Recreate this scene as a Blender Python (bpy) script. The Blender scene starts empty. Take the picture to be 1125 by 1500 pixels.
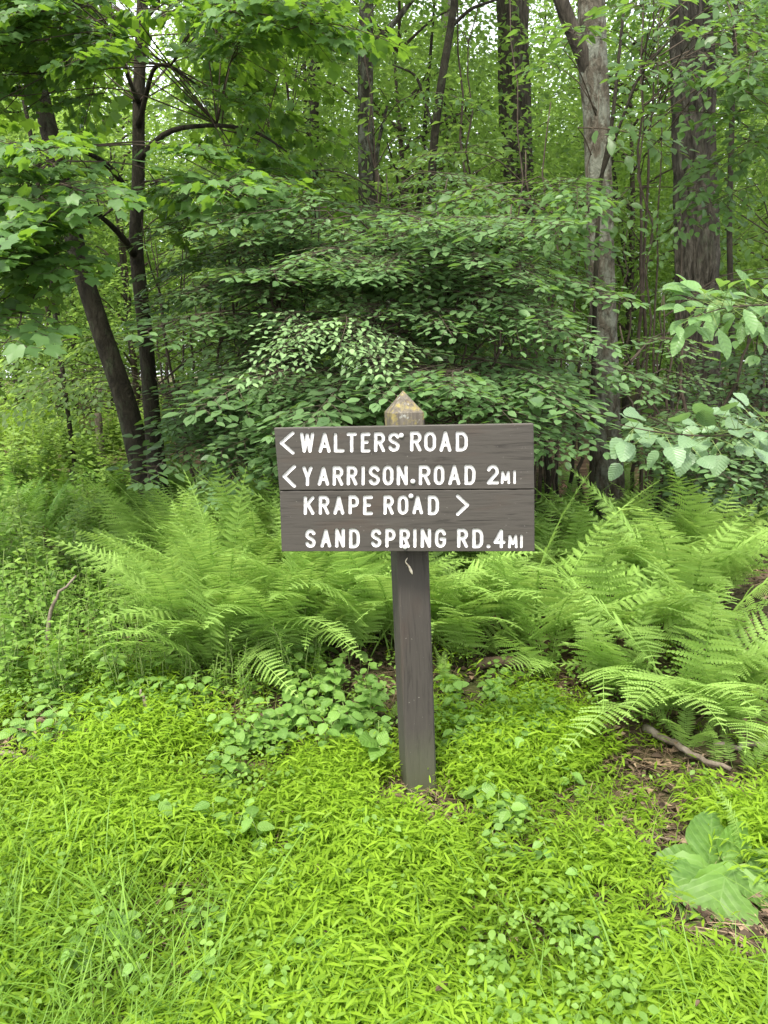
import bpy, math, random
import numpy as np
from mathutils import Matrix, Vector, Euler, noise as mnoise

# ------------------------------------------------------------------ camera
SC = bpy.context.scene
COL = SC.collection
PW, PH, FPX = 1125.0, 1500.0, 1127.0
CAM_LOC = Vector((0, 0, 1.55))
PITCH, ROLL = math.radians(10.5), math.radians(-1.2)
CAM_R = Euler((math.radians(90) - PITCH, 0, 0)).to_matrix() @ Matrix.Rotation(ROLL, 3, 'Z')
cam_data = bpy.data.cameras.new('camera')
cam = bpy.data.objects.new('camera', cam_data)
COL.objects.link(cam)
cam.matrix_world = Matrix.Translation(CAM_LOC) @ CAM_R.to_4x4()
cam_data.sensor_fit = 'VERTICAL'
cam_data.sensor_height = 36.0
cam_data.lens = 36.0 * FPX / PH
cam_data.clip_start = 0.05
cam_data.clip_end = 2000
SC.camera = cam

# ------------------------------------------------------------------ world, sun, exposure
SUN_EL, SUN_AZ = math.radians(60), math.radians(205)      # azimuth clockwise from +Y (behind, a little left)
world = bpy.data.worlds.new('World')
SC.world = world
world.use_nodes = True
wn = world.node_tree.nodes
wl = world.node_tree.links
for n in list(wn):
    wn.remove(n)
w_out = wn.new('ShaderNodeOutputWorld')
w_bg = wn.new('ShaderNodeBackground')
w_sky = wn.new('ShaderNodeTexSky')
w_sky.sky_type = 'NISHITA'
w_sky.sun_disc = False
w_sky.sun_elevation = SUN_EL
w_sky.sun_rotation = SUN_AZ
w_sky.air_density = 1.0
w_sky.dust_density = 4.0
w_sky.ozone_density = 1.0
w_mix = wn.new('ShaderNodeMix')            # thin bright overcast over the blue
w_mix.data_type = 'RGBA'
w_mix.inputs[0].default_value = 0.62
w_mix.inputs[7].default_value = (10.0, 10.3, 10.8, 1)
wl.new(w_sky.outputs[0], w_mix.inputs[6])
wl.new(w_mix.outputs[2], w_bg.inputs[0])
w_bg.inputs[1].default_value = 0.13
wl.new(w_bg.outputs[0], w_out.inputs[0])

sun_d = bpy.data.lights.new('sun', 'SUN')
sun_d.energy = 2.6
sun_d.angle = math.radians(11)
sun_d.color = (1.0, 0.95, 0.86)
sun = bpy.data.objects.new('sun', sun_d)
COL.objects.link(sun)
sdir = Vector((math.sin(SUN_AZ) * math.cos(SUN_EL), math.cos(SUN_AZ) * math.cos(SUN_EL), math.sin(SUN_EL)))
sun.rotation_euler = sdir.to_track_quat('Z', 'Y').to_euler()
sun.location = sdir * 40

SC.view_settings.view_transform = 'Standard'
SC.view_settings.look = 'None'
SC.view_settings.gamma = 1.0
SC.view_settings.use_curve_mapping = False
SC.view_settings.exposure = 1.4
SC.render.engine = 'CYCLES'
SC.cycles.max_bounces = 7
SC.cycles.diffuse_bounces = 4
SC.cycles.transmission_bounces = 4
SC.cycles.use_denoising = True

# ------------------------------------------------------------------ helpers: layout
def ray(px, py):
    return CAM_R @ Vector(((px - PW / 2) / FPX, -(py - PH / 2) / FPX, -1.0))

def at(px, py, Y):
    d = ray(px, py)
    return CAM_LOC + d * (Y / d.y)

def height(x, y):
    """ground height; works on floats and arrays"""
    y_ = np.maximum(y, 0)
    z = 0.30 * (1 - np.exp(-np.maximum(y_ - 2.6, 0) / 3.5)) + 0.022 * np.maximum(y_ - 6, 0) * np.exp(-np.maximum(y_ - 6, 0) / 90)
    z = z + 0.035 * np.sin(x * 1.7 + 0.4) * np.sin(y * 1.3 + 1.0) + 0.02 * np.sin(x * 4.1 + y * 2.3)
    fl = np.exp(-(((x - 0.12) / 0.5) ** 2 + ((y - 2.75) / 0.5) ** 2))
    return z * (1 - fl)

def hz(x, y):
    return float(height(np.float64(x), np.float64(y)))

def gp(px, py):
    d = ray(px, py)
    t = 1.0
    for _ in range(60):
        p = CAM_LOC + d * t
        t += max(-0.3, min(0.5, (p.z - hz(p.x, p.y)) / max(-d.z, 0.08) * 0.7))
    p = CAM_LOC + d * t
    return Vector((p.x, p.y, hz(p.x, p.y)))

def pxsize(p):
    """metres per photo pixel at point p"""
    return (CAM_R.transposed() @ (Vector(p) - CAM_LOC)).z * -1 / FPX

# ------------------------------------------------------------------ helpers: meshes
class Geo:
    def __init__(s):
        s.V, s.T, s.M, s.K, s.n = [], [], [], [], 0

    def add(s, V, T, mat=0, tint=0.5):
        V = np.asarray(V, float).reshape(-1, 3)
        T = np.asarray(T, np.int64).reshape(-1, 3)
        s.V.append(V)
        s.T.append(T + s.n)
        s.M.append(np.full(len(T), mat))
        s.K.append(np.broadcast_to(np.asarray(tint, float), (len(V),)))
        s.n += len(V)
        return s

    def inst(s, tmpl, M, O, tint, mat=0):
        V, T = tmpl
        N, k = len(O), len(V)
        W = np.einsum('nij,kj->nki', M, V) + O[:, None, :]
        TT = (T[None] + (np.arange(N) * k)[:, None, None]).reshape(-1, 3)
        return s.add(W.reshape(-1, 3), TT, mat, np.repeat(np.broadcast_to(tint, (N,)), k))

    def mesh(s, name, mats, smooth=True):
        V, T = np.concatenate(s.V), np.concatenate(s.T)
        M, K = np.concatenate(s.M), np.concatenate(s.K)
        me = bpy.data.meshes.new(name)
        me.vertices.add(len(V))
        me.vertices.foreach_set('co', V.astype(np.float32).ravel())
        me.loops.add(len(T) * 3)
        me.loops.foreach_set('vertex_index', T.astype(np.int32).ravel())
        me.polygons.add(len(T))
        me.polygons.foreach_set('loop_start', np.arange(0, len(T) * 3, 3, dtype=np.int32))
        me.polygons.foreach_set('loop_total', np.full(len(T), 3, dtype=np.int32))
        me.polygons.foreach_set('material_index', M.astype(np.int32))
        me.polygons.foreach_set('use_smooth', np.full(len(T), smooth))
        a = me.attributes.new('tint', 'FLOAT', 'POINT')
        a.data.foreach_set('value', K.astype(np.float32))
        for m in mats:
            me.materials.append(m)
        me.update(calc_edges=True)
        return me

def link(name, me, parent=None, loc=None, mat=None):
    o = bpy.data.objects.new(name, me)
    COL.objects.link(o)
    if parent is not None:
        o.parent = parent
    if mat is not None:
        o.matrix_local = mat
    elif loc is not None:
        o.location = loc
    return o

def tag(o, label=None, cat=None, group=None, kind=None):
    if label: o['label'] = label
    if cat: o['category'] = cat
    if group: o['group'] = group
    if kind: o['kind'] = kind
    return o

def thing(name, label, cat, loc=(0, 0, 0), group=None):
    return tag(link(name, None, loc=loc), label, cat, group)

def norm(a):
    return a / np.maximum(np.linalg.norm(a, axis=-1, keepdims=True), 1e-9)

def frames(d, up, sx, sy=None, sz=None):
    """(N,3,3) matrices with columns d*sx, side*sy, normal*sz"""
    d = norm(d)
    y = norm(np.cross(up, d))
    z = np.cross(d, y)
    sx = np.broadcast_to(sx, (len(d),))
    sy = sx if sy is None else np.broadcast_to(sy, (len(d),))
    sz = sx if sz is None else np.broadcast_to(sz, (len(d),))
    return np.stack([d * sx[:, None], y * sy[:, None], z * sz[:, None]], axis=2)

def resample(P, R, n):
    P, R = np.asarray(P, float), np.asarray(R, float)
    L = np.r_[0, np.cumsum(np.linalg.norm(np.diff(P, axis=0), axis=1))]
    t = np.linspace(0, L[-1], n)
    Q = np.stack([np.interp(t, L, P[:, i]) for i in range(3)], 1)
    r = np.interp(t, L, R)
    for _ in range(max(1, n // 8)):
        Q[1:-1] = 0.25 * Q[:-2] + 0.5 * Q[1:-1] + 0.25 * Q[2:]
        r[1:-1] = 0.25 * r[:-2] + 0.5 * r[1:-1] + 0.25 * r[2:]
    return Q, r

def tube(P, R, sides=6, disp=None, caps=True):
    P = np.asarray(P, float)
    n = len(P)
    R = np.broadcast_to(np.asarray(R, float), (n,))
    d = norm(np.gradient(P, axis=0))
    ref = np.array([0.13, 1.0, 0.07]) if abs(d[:, 2]).mean() > 0.7 else np.array([0.05, 0.1, 1.0])
    a = norm(np.cross(d, ref))
    b = np.cross(d, a)
    th = np.linspace(0, 2 * np.pi, sides, endpoint=False)
    rr = R[:, None] * np.ones((1, sides))
    if disp is not None:
        rr = rr * disp(n, sides, P, th)
    V = P[:, None] + rr[..., None] * (np.cos(th)[None, :, None] * a[:, None] + np.sin(th)[None, :, None] * b[:, None])
    V = V.reshape(-1, 3)
    i = np.arange(n - 1)[:, None] * sides
    j = np.arange(sides)[None]
    j2 = (j + 1) % sides
    A, B, C, D = (i + j).ravel(), (i + j2).ravel(), (i + sides + j2).ravel(), (i + sides + j).ravel()
    T = np.concatenate([np.stack([A, B, C], 1), np.stack([A, C, D], 1)])
    if caps:
        V = np.concatenate([V, P[:1], P[-1:]])
        k = n * sides
        jj, jj2 = j.ravel(), j2.ravel()
        T = np.concatenate([T, np.stack([jj2, jj, np.full(sides, k)], 1),
                            np.stack([jj + (n - 1) * sides, jj2 + (n - 1) * sides, np.full(sides, k + 1)], 1)])
    return V, T

# ------------------------------------------------------------------ helpers: materials
def new_mat(name):
    m = bpy.data.materials.new(name)
    m.use_nodes = True
    nt = m.node_tree
    for n in list(nt.nodes):
        nt.nodes.remove(n)
    out = nt.nodes.new('ShaderNodeOutputMaterial')
    return m, nt, out

def N(nt, kind, **kw):
    n = nt.nodes.new(kind)
    for k, v in kw.items():
        if isinstance(k, str) and k.startswith('i_'):
            n.inputs[k[2:]].default_value = v
        else:
            setattr(n, k, v)
    return n

def rgb(c):
    return (c[0], c[1], c[2], 1)

def mix(nt, fac, a, b, blend='MIX'):
    m = N(nt, 'ShaderNodeMix', data_type='RGBA', blend_type=blend)
    for i, v in ((0, fac), (6, a), (7, b)):
        if isinstance(v, bpy.types.NodeSocket):
            nt.links.new(v, m.inputs[i])
        else:
            m.inputs[i].default_value = v if i == 0 else rgb(v)
    return m.outputs[2]

def ramp(nt, src, stops):
    r = N(nt, 'ShaderNodeValToRGB')
    e = r.color_ramp.elements
    while len(e) < len(stops):
        e.new(0.5)
    for i, (p, c) in enumerate(stops):
        e[i].position = p
        e[i].color = rgb(c) if hasattr(c, '__len__') else (c, c, c, 1)
    nt.links.new(src, r.inputs[0])
    return r.outputs[0]

def tex_noise(nt, scale, detail=4, rough=0.55, coord=None, stretch=None, dist=0.0):
    tc = N(nt, 'ShaderNodeTexCoord')
    src = tc.outputs[coord or 'Object']
    if stretch:
        mp = N(nt, 'ShaderNodeMapping')
        mp.inputs['Scale'].default_value = stretch
        nt.links.new(src, mp.inputs[0])
        src = mp.outputs[0]
    n = N(nt, 'ShaderNodeTexNoise')
    n.inputs['Scale'].default_value = scale
    n.inputs['Detail'].default_value = detail
    n.inputs['Roughness'].default_value = rough
    n.inputs['Distortion'].default_value = dist
    nt.links.new(src, n.inputs[0])
    return n.outputs[0]

def leaf_mat(name, dark, light, trans, tf=0.38, rough=0.45, spec=0.35):
    """dark..light over the per-leaf tint; trans is the colour light takes coming through the blade"""
    m, nt, out = new_mat(name)
    at_ = N(nt, 'ShaderNodeAttribute', attribute_name='tint')
    c = mix(nt, at_.outputs['Fac'], dark, light)
    nz = tex_noise(nt, 9.0, 3)
    c = mix(nt, ramp(nt, nz, [(0.35, 0.0), (0.75, 0.35)]), c, tuple(min(1, v * 1.5 + 0.01) for v in light))
    oi = N(nt, 'ShaderNodeObjectInfo')
    hs = N(nt, 'ShaderNodeHueSaturation')
    mr = N(nt, 'ShaderNodeMapRange')
    mr.inputs[3].default_value, mr.inputs[4].default_value = 0.82, 1.2
    nt.links.new(oi.outputs['Random'], mr.inputs[0])
    nt.links.new(mr.outputs[0], hs.inputs['Value'])
    nt.links.new(c, hs.inputs['Color'])
    p = N(nt, 'ShaderNodeBsdfPrincipled')
    p.inputs['Roughness'].default_value = rough
    p.inputs['Specular IOR Level'].default_value = spec
    nt.links.new(hs.outputs[0], p.inputs['Base Color'])
    t = N(nt, 'ShaderNodeBsdfTranslucent')
    tc = mix(nt, at_.outputs['Fac'], tuple(v * 0.7 for v in trans), trans)
    nt.links.new(tc, t.inputs[0])
    ms = N(nt, 'ShaderNodeMixShader')
    ms.inputs[0].default_value = tf
    nt.links.new(p.outputs[0], ms.inputs[1])
    nt.links.new(t.outputs[0], ms.inputs[2])
    nt.links.new(ms.outputs[0], out.inputs[0])
    return m

def vein_mat(name, dark, light, trans, tf, rough, spec, vein, freq=6.5, slant=0.75):
    """leaf_mat plus pale veins drawn on the blade's own axes (each leaf is an object of its own)"""
    m = leaf_mat(name, dark, light, trans, tf, rough, spec)
    nt = m.node_tree
    p = [n for n in nt.nodes if n.type == 'BSDF_PRINCIPLED'][0]
    src = p.inputs['Base Color'].links[0].from_socket
    tc = N(nt, 'ShaderNodeTexCoord')
    sx = N(nt, 'ShaderNodeSeparateXYZ')
    nt.links.new(tc.outputs['Object'], sx.inputs[0])
    def math_(op, a, b=None):
        n = N(nt, 'ShaderNodeMath', operation=op)
        for i, v in enumerate((a, b)):
            if v is None: continue
            if isinstance(v, bpy.types.NodeSocket): nt.links.new(v, n.inputs[i])
            else: n.inputs[i].default_value = v
        return n.outputs[0]
    ay = math_('ABSOLUTE', sx.outputs[1])
    t = math_('MULTIPLY', math_('SUBTRACT', sx.outputs[0], math_('MULTIPLY', ay, slant)), freq)
    fr = math_('FRACT', math_('ADD', t, 10.0))
    side = math_('LESS_THAN', math_('ABSOLUTE', math_('SUBTRACT', fr, 0.5)), 0.06)
    midr = math_('LESS_THAN', ay, 0.012)
    v = math_('MAXIMUM', side, midr)
    c = mix(nt, math_('MULTIPLY', v, 0.34), src, vein)
    bl = ramp(nt, tex_noise(nt, 5, 5, 0.7), [(0.62, 0.0), (0.72, 0.5)])
    c = mix(nt, bl, c, (vein[0] * 0.9, vein[1] * 0.75, vein[2] * 0.5))
    nt.links.new(c, p.inputs['Base Color'])
    b = N(nt, 'ShaderNodeBump')
    b.inputs['Strength'].default_value = 0.28
    b.inputs['Distance'].default_value = 0.02
    cell = math_('ABSOLUTE', math_('SUBTRACT', fr, 0.5))
    nt.links.new(cell, b.inputs['Height'])
    nt.links.new(b.outputs[0], p.inputs['Normal'])
    return m

def plain_mat(name, stops, scale=8, rough=0.8, bump=0.3, stretch=None, spec=0.2, detail=6, bscale=None, tint=False, dist=0.0):
    m, nt, out = new_mat(name)
    nz = tex_noise(nt, scale, detail, 0.6, stretch=stretch, dist=dist)
    c = ramp(nt, nz, stops)
    if tint:
        at_ = N(nt, 'ShaderNodeAttribute', attribute_name='tint')
        v = ramp(nt, at_.outputs['Fac'], [(0, 0.4), (0.7, 1.0), (1, (2.6, 2.7, 2.6))])
        c = mix(nt, 1.0, c, v, 'MULTIPLY')
    p = N(nt, 'ShaderNodeBsdfPrincipled')
    p.inputs['Roughness'].default_value = rough
    p.inputs['Specular IOR Level'].default_value = spec
    nt.links.new(c, p.inputs['Base Color'])
    if bump:
        b = N(nt, 'ShaderNodeBump')
        b.inputs['Strength'].default_value = bump
        b.inputs['Distance'].default_value = 0.02
        nb = tex_noise(nt, bscale or scale * 2.5, 5, 0.6, stretch=stretch)
        nt.links.new(nb, b.inputs['Height'])
        nt.links.new(b.outputs[0], p.inputs['Normal'])
    nt.links.new(p.outputs[0], out.inputs[0])
    return m

def bark_mat(name, dark, mid, light, lichen=None, lich_amt=0.5, sz=(6, 6, 1.2)):
    m, nt, out = new_mat(name)
    n1 = tex_noise(nt, 3.0, 8, 0.65, stretch=sz, dist=0.6)
    c = ramp(nt, n1, [(0.32, dark), (0.5, mid), (0.72, light)])
    if lichen:
        n2 = tex_noise(nt, 5.0, 6, 0.7, stretch=(1.6, 1.6, 0.8))
        c = mix(nt, ramp(nt, n2, [(lich_amt - 0.03, 0.0), (lich_amt + 0.07, 0.85)]), c, lichen)
    p = N(nt, 'ShaderNodeBsdfPrincipled')
    p.inputs['Roughness'].default_value = 0.9
    p.inputs['Specular IOR Level'].default_value = 0.15
    nt.links.new(c, p.inputs['Base Color'])
    b = N(nt, 'ShaderNodeBump')
    b.inputs['Strength'].default_value = 1.0
    b.inputs['Distance'].default_value = 0.05
    nt.links.new(n1, b.inputs['Height'])
    nt.links.new(b.outputs[0], p.inputs['Normal'])
    nt.links.new(p.outputs[0], out.inputs[0])
    return m

M = {}
M['stilt'] = leaf_mat('stiltgrass_leaf', (0.085, 0.165, 0.011), (0.26, 0.405, 0.026), (0.42, 0.65, 0.04), 0.46, 0.55, 0.25)
M['grass'] = leaf_mat('grass_blade', (0.07, 0.15, 0.014), (0.16, 0.28, 0.03), (0.3, 0.5, 0.04), 0.4, 0.5, 0.3)
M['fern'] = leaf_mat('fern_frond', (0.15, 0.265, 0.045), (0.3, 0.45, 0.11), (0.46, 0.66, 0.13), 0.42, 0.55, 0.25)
M['fern_shaded'] = leaf_mat('fern_frond_shaded', (0.08, 0.17, 0.025), (0.14, 0.27, 0.04), (0.26, 0.46, 0.06), 0.4, 0.5, 0.3)  # darker copy for ferns under the trees, their shade put into the colour
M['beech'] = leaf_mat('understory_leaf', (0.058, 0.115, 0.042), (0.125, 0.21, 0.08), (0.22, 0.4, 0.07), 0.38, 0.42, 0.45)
M['beech_lit'] = leaf_mat('understory_leaf_lit', (0.12, 0.21, 0.08), (0.21, 0.32, 0.135), (0.22, 0.4, 0.08), 0.32, 0.42, 0.45)  # lighter copy for the spray catching the light, brightness painted in
M['maple'] = leaf_mat('maple_leaf', (0.046, 0.1, 0.028), (0.1, 0.185, 0.055), (0.26, 0.46, 0.035), 0.44, 0.45, 0.35)
M['sapling'] = leaf_mat('sapling_leaf', (0.05, 0.105, 0.03), (0.095, 0.175, 0.052), (0.24, 0.42, 0.055), 0.42, 0.42, 0.4)
M['canopy'] = leaf_mat('canopy_leaf', (0.058, 0.115, 0.027), (0.125, 0.205, 0.05), (0.36, 0.55, 0.10), 0.52, 0.5, 0.3)
M['weed'] = leaf_mat('weed_leaf', (0.095, 0.185, 0.028), (0.19, 0.315, 0.055), (0.28, 0.5, 0.06), 0.4, 0.5, 0.3)
M['weed_lit'] = leaf_mat('weed_leaf_lit', (0.14, 0.235, 0.04), (0.23, 0.35, 0.075), (0.38, 0.56, 0.09), 0.42, 0.5, 0.3)  # lighter weed copy, open-sky light on the left bushes painted into it
M['hazel'] = vein_mat('hazel_leaf', (0.11, 0.185, 0.088), (0.17, 0.27, 0.135), (0.24, 0.42, 0.1), 0.3, 0.4, 0.5, (0.25, 0.34, 0.18))
M['burdock'] = vein_mat('burdock_leaf', (0.06, 0.135, 0.02), (0.13, 0.24, 0.04), (0.28, 0.48, 0.055), 0.36, 0.5, 0.35, (0.2, 0.32, 0.09), 5.0, 0.9)
M['sassafras'] = vein_mat('sassafras_leaf', (0.085, 0.165, 0.055), (0.14, 0.25, 0.085), (0.3, 0.5, 0.08), 0.36, 0.42, 0.4, (0.17, 0.27, 0.1), 7.0, 0.9)
M['herb'] = vein_mat('herb_leaf', (0.09, 0.19, 0.034), (0.17, 0.30, 0.058), (0.3, 0.52, 0.08), 0.38, 0.45, 0.35, (0.25, 0.37, 0.13), 6.0, 0.8)
M['pine'] = leaf_mat('pine_needle', (0.07, 0.12, 0.05), (0.12, 0.18, 0.08), (0.16, 0.25, 0.07), 0.25, 0.5, 0.3)
M['twig'] = plain_mat('twig_bark', [(0.3, (0.035, 0.026, 0.018)), (0.7, (0.09, 0.07, 0.05))], 20, 0.85, 0.2)
M['stalk'] = plain_mat('green_stalk', [(0.3, (0.13, 0.2, 0.05)), (0.7, (0.22, 0.28, 0.09))], 20, 0.6, 0)
M['bark_maple'] = bark_mat('bark_maple', (0.013, 0.0115, 0.0075), (0.031, 0.027, 0.018), (0.056, 0.05, 0.034), (0.05, 0.058, 0.032), 0.58, (6, 6, 2.5))
M['bark_oak'] = bark_mat('bark_oak', (0.016, 0.014, 0.0105), (0.052, 0.0465, 0.035), (0.125, 0.114, 0.09), (0.07, 0.078, 0.05), 0.6, (8, 8, 2.2))
M['bark_pale'] = bark_mat('bark_pale', (0.032, 0.028, 0.019), (0.085, 0.074, 0.053), (0.16, 0.142, 0.106), (0.19, 0.2, 0.155), 0.5, (7, 7, 3.5))
M['bark_lichen'] = bark_mat('bark_lichen', (0.022, 0.02, 0.014), (0.055, 0.049, 0.035), (0.105, 0.095, 0.07), (0.2, 0.21, 0.16), 0.54, (6, 6, 3))
M['bark_brown'] = bark_mat('bark_brown', (0.022, 0.0185, 0.013), (0.058, 0.049, 0.036), (0.12, 0.103, 0.078), None, 0.6, (6, 6, 1.5))
M['litter'] = plain_mat('dead_leaf', [(0.3, (0.045, 0.03, 0.018)), (0.5, (0.11, 0.076, 0.047)), (0.75, (0.22, 0.165, 0.11))], 6, 0.8, 0.2, tint=True)
M['stick'] = plain_mat('dead_stick', [(0.3, (0.07, 0.052, 0.038)), (0.52, (0.18, 0.145, 0.11)), (0.75, (0.34, 0.30, 0.25))], 14, 0.85, 0.5, stretch=(1, 1, 1))
M['stick_dark'] = plain_mat('rotten_wood', [(0.3, (0.05, 0.035, 0.025)), (0.6, (0.16, 0.11, 0.075)), (0.8, (0.26, 0.19, 0.13))], 9, 0.9, 0.6)

# ------------------------------------------------------------------ ground
def build_ground():
    u = np.linspace(-1, 1, 161)
    xs = np.sinh(u * 5.0) / np.sinh(5.0) * 400
    v = np.linspace(0, 1, 200)
    ys = -6 + 8.5 * np.minimum(v / 0.6, 1) * 1.6 + np.maximum(v - 0.6, 0) ** 3 / 0.4 ** 3 * 600
    X, Y = np.meshgrid(xs, ys)
    Z = height(X, Y)
    V = np.stack([X, Y, Z], -1).reshape(-1, 3)
    nx, ny = len(xs), len(ys)
    i = (np.arange(ny - 1)[:, None] * nx + np.arange(nx - 1)[None]).ravel()
    T = np.concatenate([np.stack([i, i + 1, i + nx + 1], 1), np.stack([i, i + nx + 1, i + nx], 1)])
    m, nt, out = new_mat('forest_floor')
    n1 = tex_noise(nt, 7.0, 8, 0.65)
    c = ramp(nt, n1, [(0.3, (0.035, 0.024, 0.016)), (0.5, (0.095, 0.062, 0.04)), (0.72, (0.2, 0.14, 0.095))])
    n2 = tex_noise(nt, 0.8, 4, 0.6)
    c = mix(nt, ramp(nt, n2, [(0.42, 0.0), (0.62, 0.7)]), c, (0.06, 0.09, 0.022))
    p = N(nt, 'ShaderNodeBsdfPrincipled')
    p.inputs['Roughness'].default_value = 0.95
    p.inputs['Specular IOR Level'].default_value = 0.1
    nt.links.new(c, p.inputs['Base Color'])
    b = N(nt, 'ShaderNodeBump')
    b.inputs['Strength'].default_value = 0.9
    b.inputs['Distance'].default_value = 0.03
    nt.links.new(tex_noise(nt, 30, 6, 0.7), b.inputs['Height'])
    nt.links.new(b.outputs[0], p.inputs['Normal'])
    nt.links.new(p.outputs[0], out.inputs[0])
    g = Geo().add(V, T)
    o = link('ground', g.mesh('ground', [m]))
    tag(o, kind='structure')
build_ground()

# ------------------------------------------------------------------ the sign
def painted_wood(name, along, base=(0.054, 0.0482, 0.0405), z_ramp=None):
    """worn grey-brown stain; grain runs along the given axis"""
    m, nt, out = new_mat(name)
    st = {'x': (0.35, 1, 5), 'z': (5, 5, 0.35)}[along]
    g1 = tex_noise(nt, 14, 7, 0.6, stretch=st, dist=0.8)
    g2 = tex_noise(nt, 60, 4, 0.6, stretch=st)
    dk = tuple(v * 0.5 for v in base)
    lt = tuple(v * 1.5 for v in base)
    c = ramp(nt, g1, [(0.3, dk), (0.45, base), (0.62, tuple(v * 1.06 for v in base)), (0.8, lt)])
    c = mix(nt, ramp(nt, g2, [(0.4, 0.0), (0.8, 0.3)]), c, lt)
    st2 = {'x': (0.7, 1, 3), 'z': (3, 3, 0.8)}[along]
    red = tex_noise(nt, 4, 3, 0.5, stretch=st2)
    c = mix(nt, ramp(nt, red, [(0.56, 0.0), (0.72, 0.45)]), c, (base[0] * 1.25, base[1] * 0.9, base[2] * 0.75))
    crack = tex_noise(nt, 10, 3, 0.4, stretch={'x': (0.25, 1, 9), 'z': (9, 9, 0.25)}[along])
    c = mix(nt, ramp(nt, crack, [(0.27, 0.75), (0.31, 0.0)]), c, (0.02, 0.017, 0.015))
    sp = tex_noise(nt, 120, 2, 0.5)
    c = mix(nt, ramp(nt, sp, [(0.73, 0.0), (0.77, 0.6)]), c, (0.24, 0.225, 0.2))
    if z_ramp:          # algae film and bare weathered wood, by height on the post
        tc = N(nt, 'ShaderNodeTexCoord')
        sx = N(nt, 'ShaderNodeSeparateXYZ')
        nt.links.new(tc.outputs['Object'], sx.inputs[0])
        nb = tex_noise(nt, 9, 5, 0.65)
        ad = N(nt, 'ShaderNodeMath', operation='MULTIPLY_ADD')
        nt.links.new(nb, ad.inputs[0])
        ad.inputs[1].default_value = 0.16
        nt.links.new(sx.outputs[2], ad.inputs[2])
        top = ramp(nt, ad.outputs[0], [(0.0, 0), (1, 1)])
        gt = N(nt, 'ShaderNodeMapRange')
        nt.links.new(ad.outputs[0], gt.inputs[0])
        gt.inputs[1].default_value, gt.inputs[2].default_value = z_ramp[1] + 0.05, z_ramp[1] + 0.085
        wood = ramp(nt, g1, [(0.3, (0.06, 0.05, 0.037)), (0.6, (0.13, 0.113, 0.085)), (0.8, (0.21, 0.195, 0.165))])
        lich = ramp(nt, tex_noise(nt, 22, 6, 0.75), [(0.50, 0.0), (0.60, 0.8)])
        wood = mix(nt, lich, wood, (0.25, 0.205, 0.055))
        wood = mix(nt, ramp(nt, tex_noise(nt, 35, 4, 0.6), [(0.55, 0.0), (0.66, 0.7)]), wood, (0.10, 0.075, 0.06))
        wood = mix(nt, ramp(nt, tex_noise(nt, 50, 4, 0.6), [(0.6, 0.0), (0.7, 0.8)]), wood, (0.34, 0.35, 0.30))
        c = mix(nt, gt.outputs[0], c, wood)
        gb = N(nt, 'ShaderNodeMapRange')
        nt.links.new(ad.outputs[0], gb.inputs[0])
        gb.inputs[1].default_value, gb.inputs[2].default_value = 0.36, 0.06
        gb.inputs[3].default_value, gb.inputs[4].default_value = 0.0, 0.55
        c = mix(nt, gb.outputs[0], c, (0.10, 0.115, 0.055))
    p = N(nt, 'ShaderNodeBsdfPrincipled')
    p.inputs['Roughness'].default_value = 0.78
    p.inputs['Specular IOR Level'].default_value = 0.25
    nt.links.new(c, p.inputs['Base Color'])
    b = N(nt, 'ShaderNodeBump')
    b.inputs['Strength'].default_value = 0.35
    b.inputs['Distance'].default_value = 0.004
    nt.links.new(g1, b.inputs['Height'])
    nt.links.new(b.outputs[0], p.inputs['Normal'])
    nt.links.new(p.outputs[0], out.inputs[0])
    return m

def white_paint():
    m, nt, out = new_mat('white_letter_paint')
    c = ramp(nt, tex_noise(nt, 45, 5, 0.65), [(0.30, (0.18, 0.165, 0.145)), (0.39, (0.42, 0.405, 0.385)), (0.6, (0.56, 0.55, 0.54))])
    p = N(nt, 'ShaderNodeBsdfPrincipled')
    p.inputs['Roughness'].default_value = 0.55
    nt.links.new(c, p.inputs['Base Color'])
    nt.links.new(p.outputs[0], out.inputs[0])
    return m

def arc(cx, cy, rx, ry, a0, a1, n=9):
    return [(cx + rx * math.cos(math.radians(a0 + (a1 - a0) * i / (n - 1))), cy + ry * math.sin(math.radians(a0 + (a1 - a0) * i / (n - 1)))) for i in range(n)]

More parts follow.
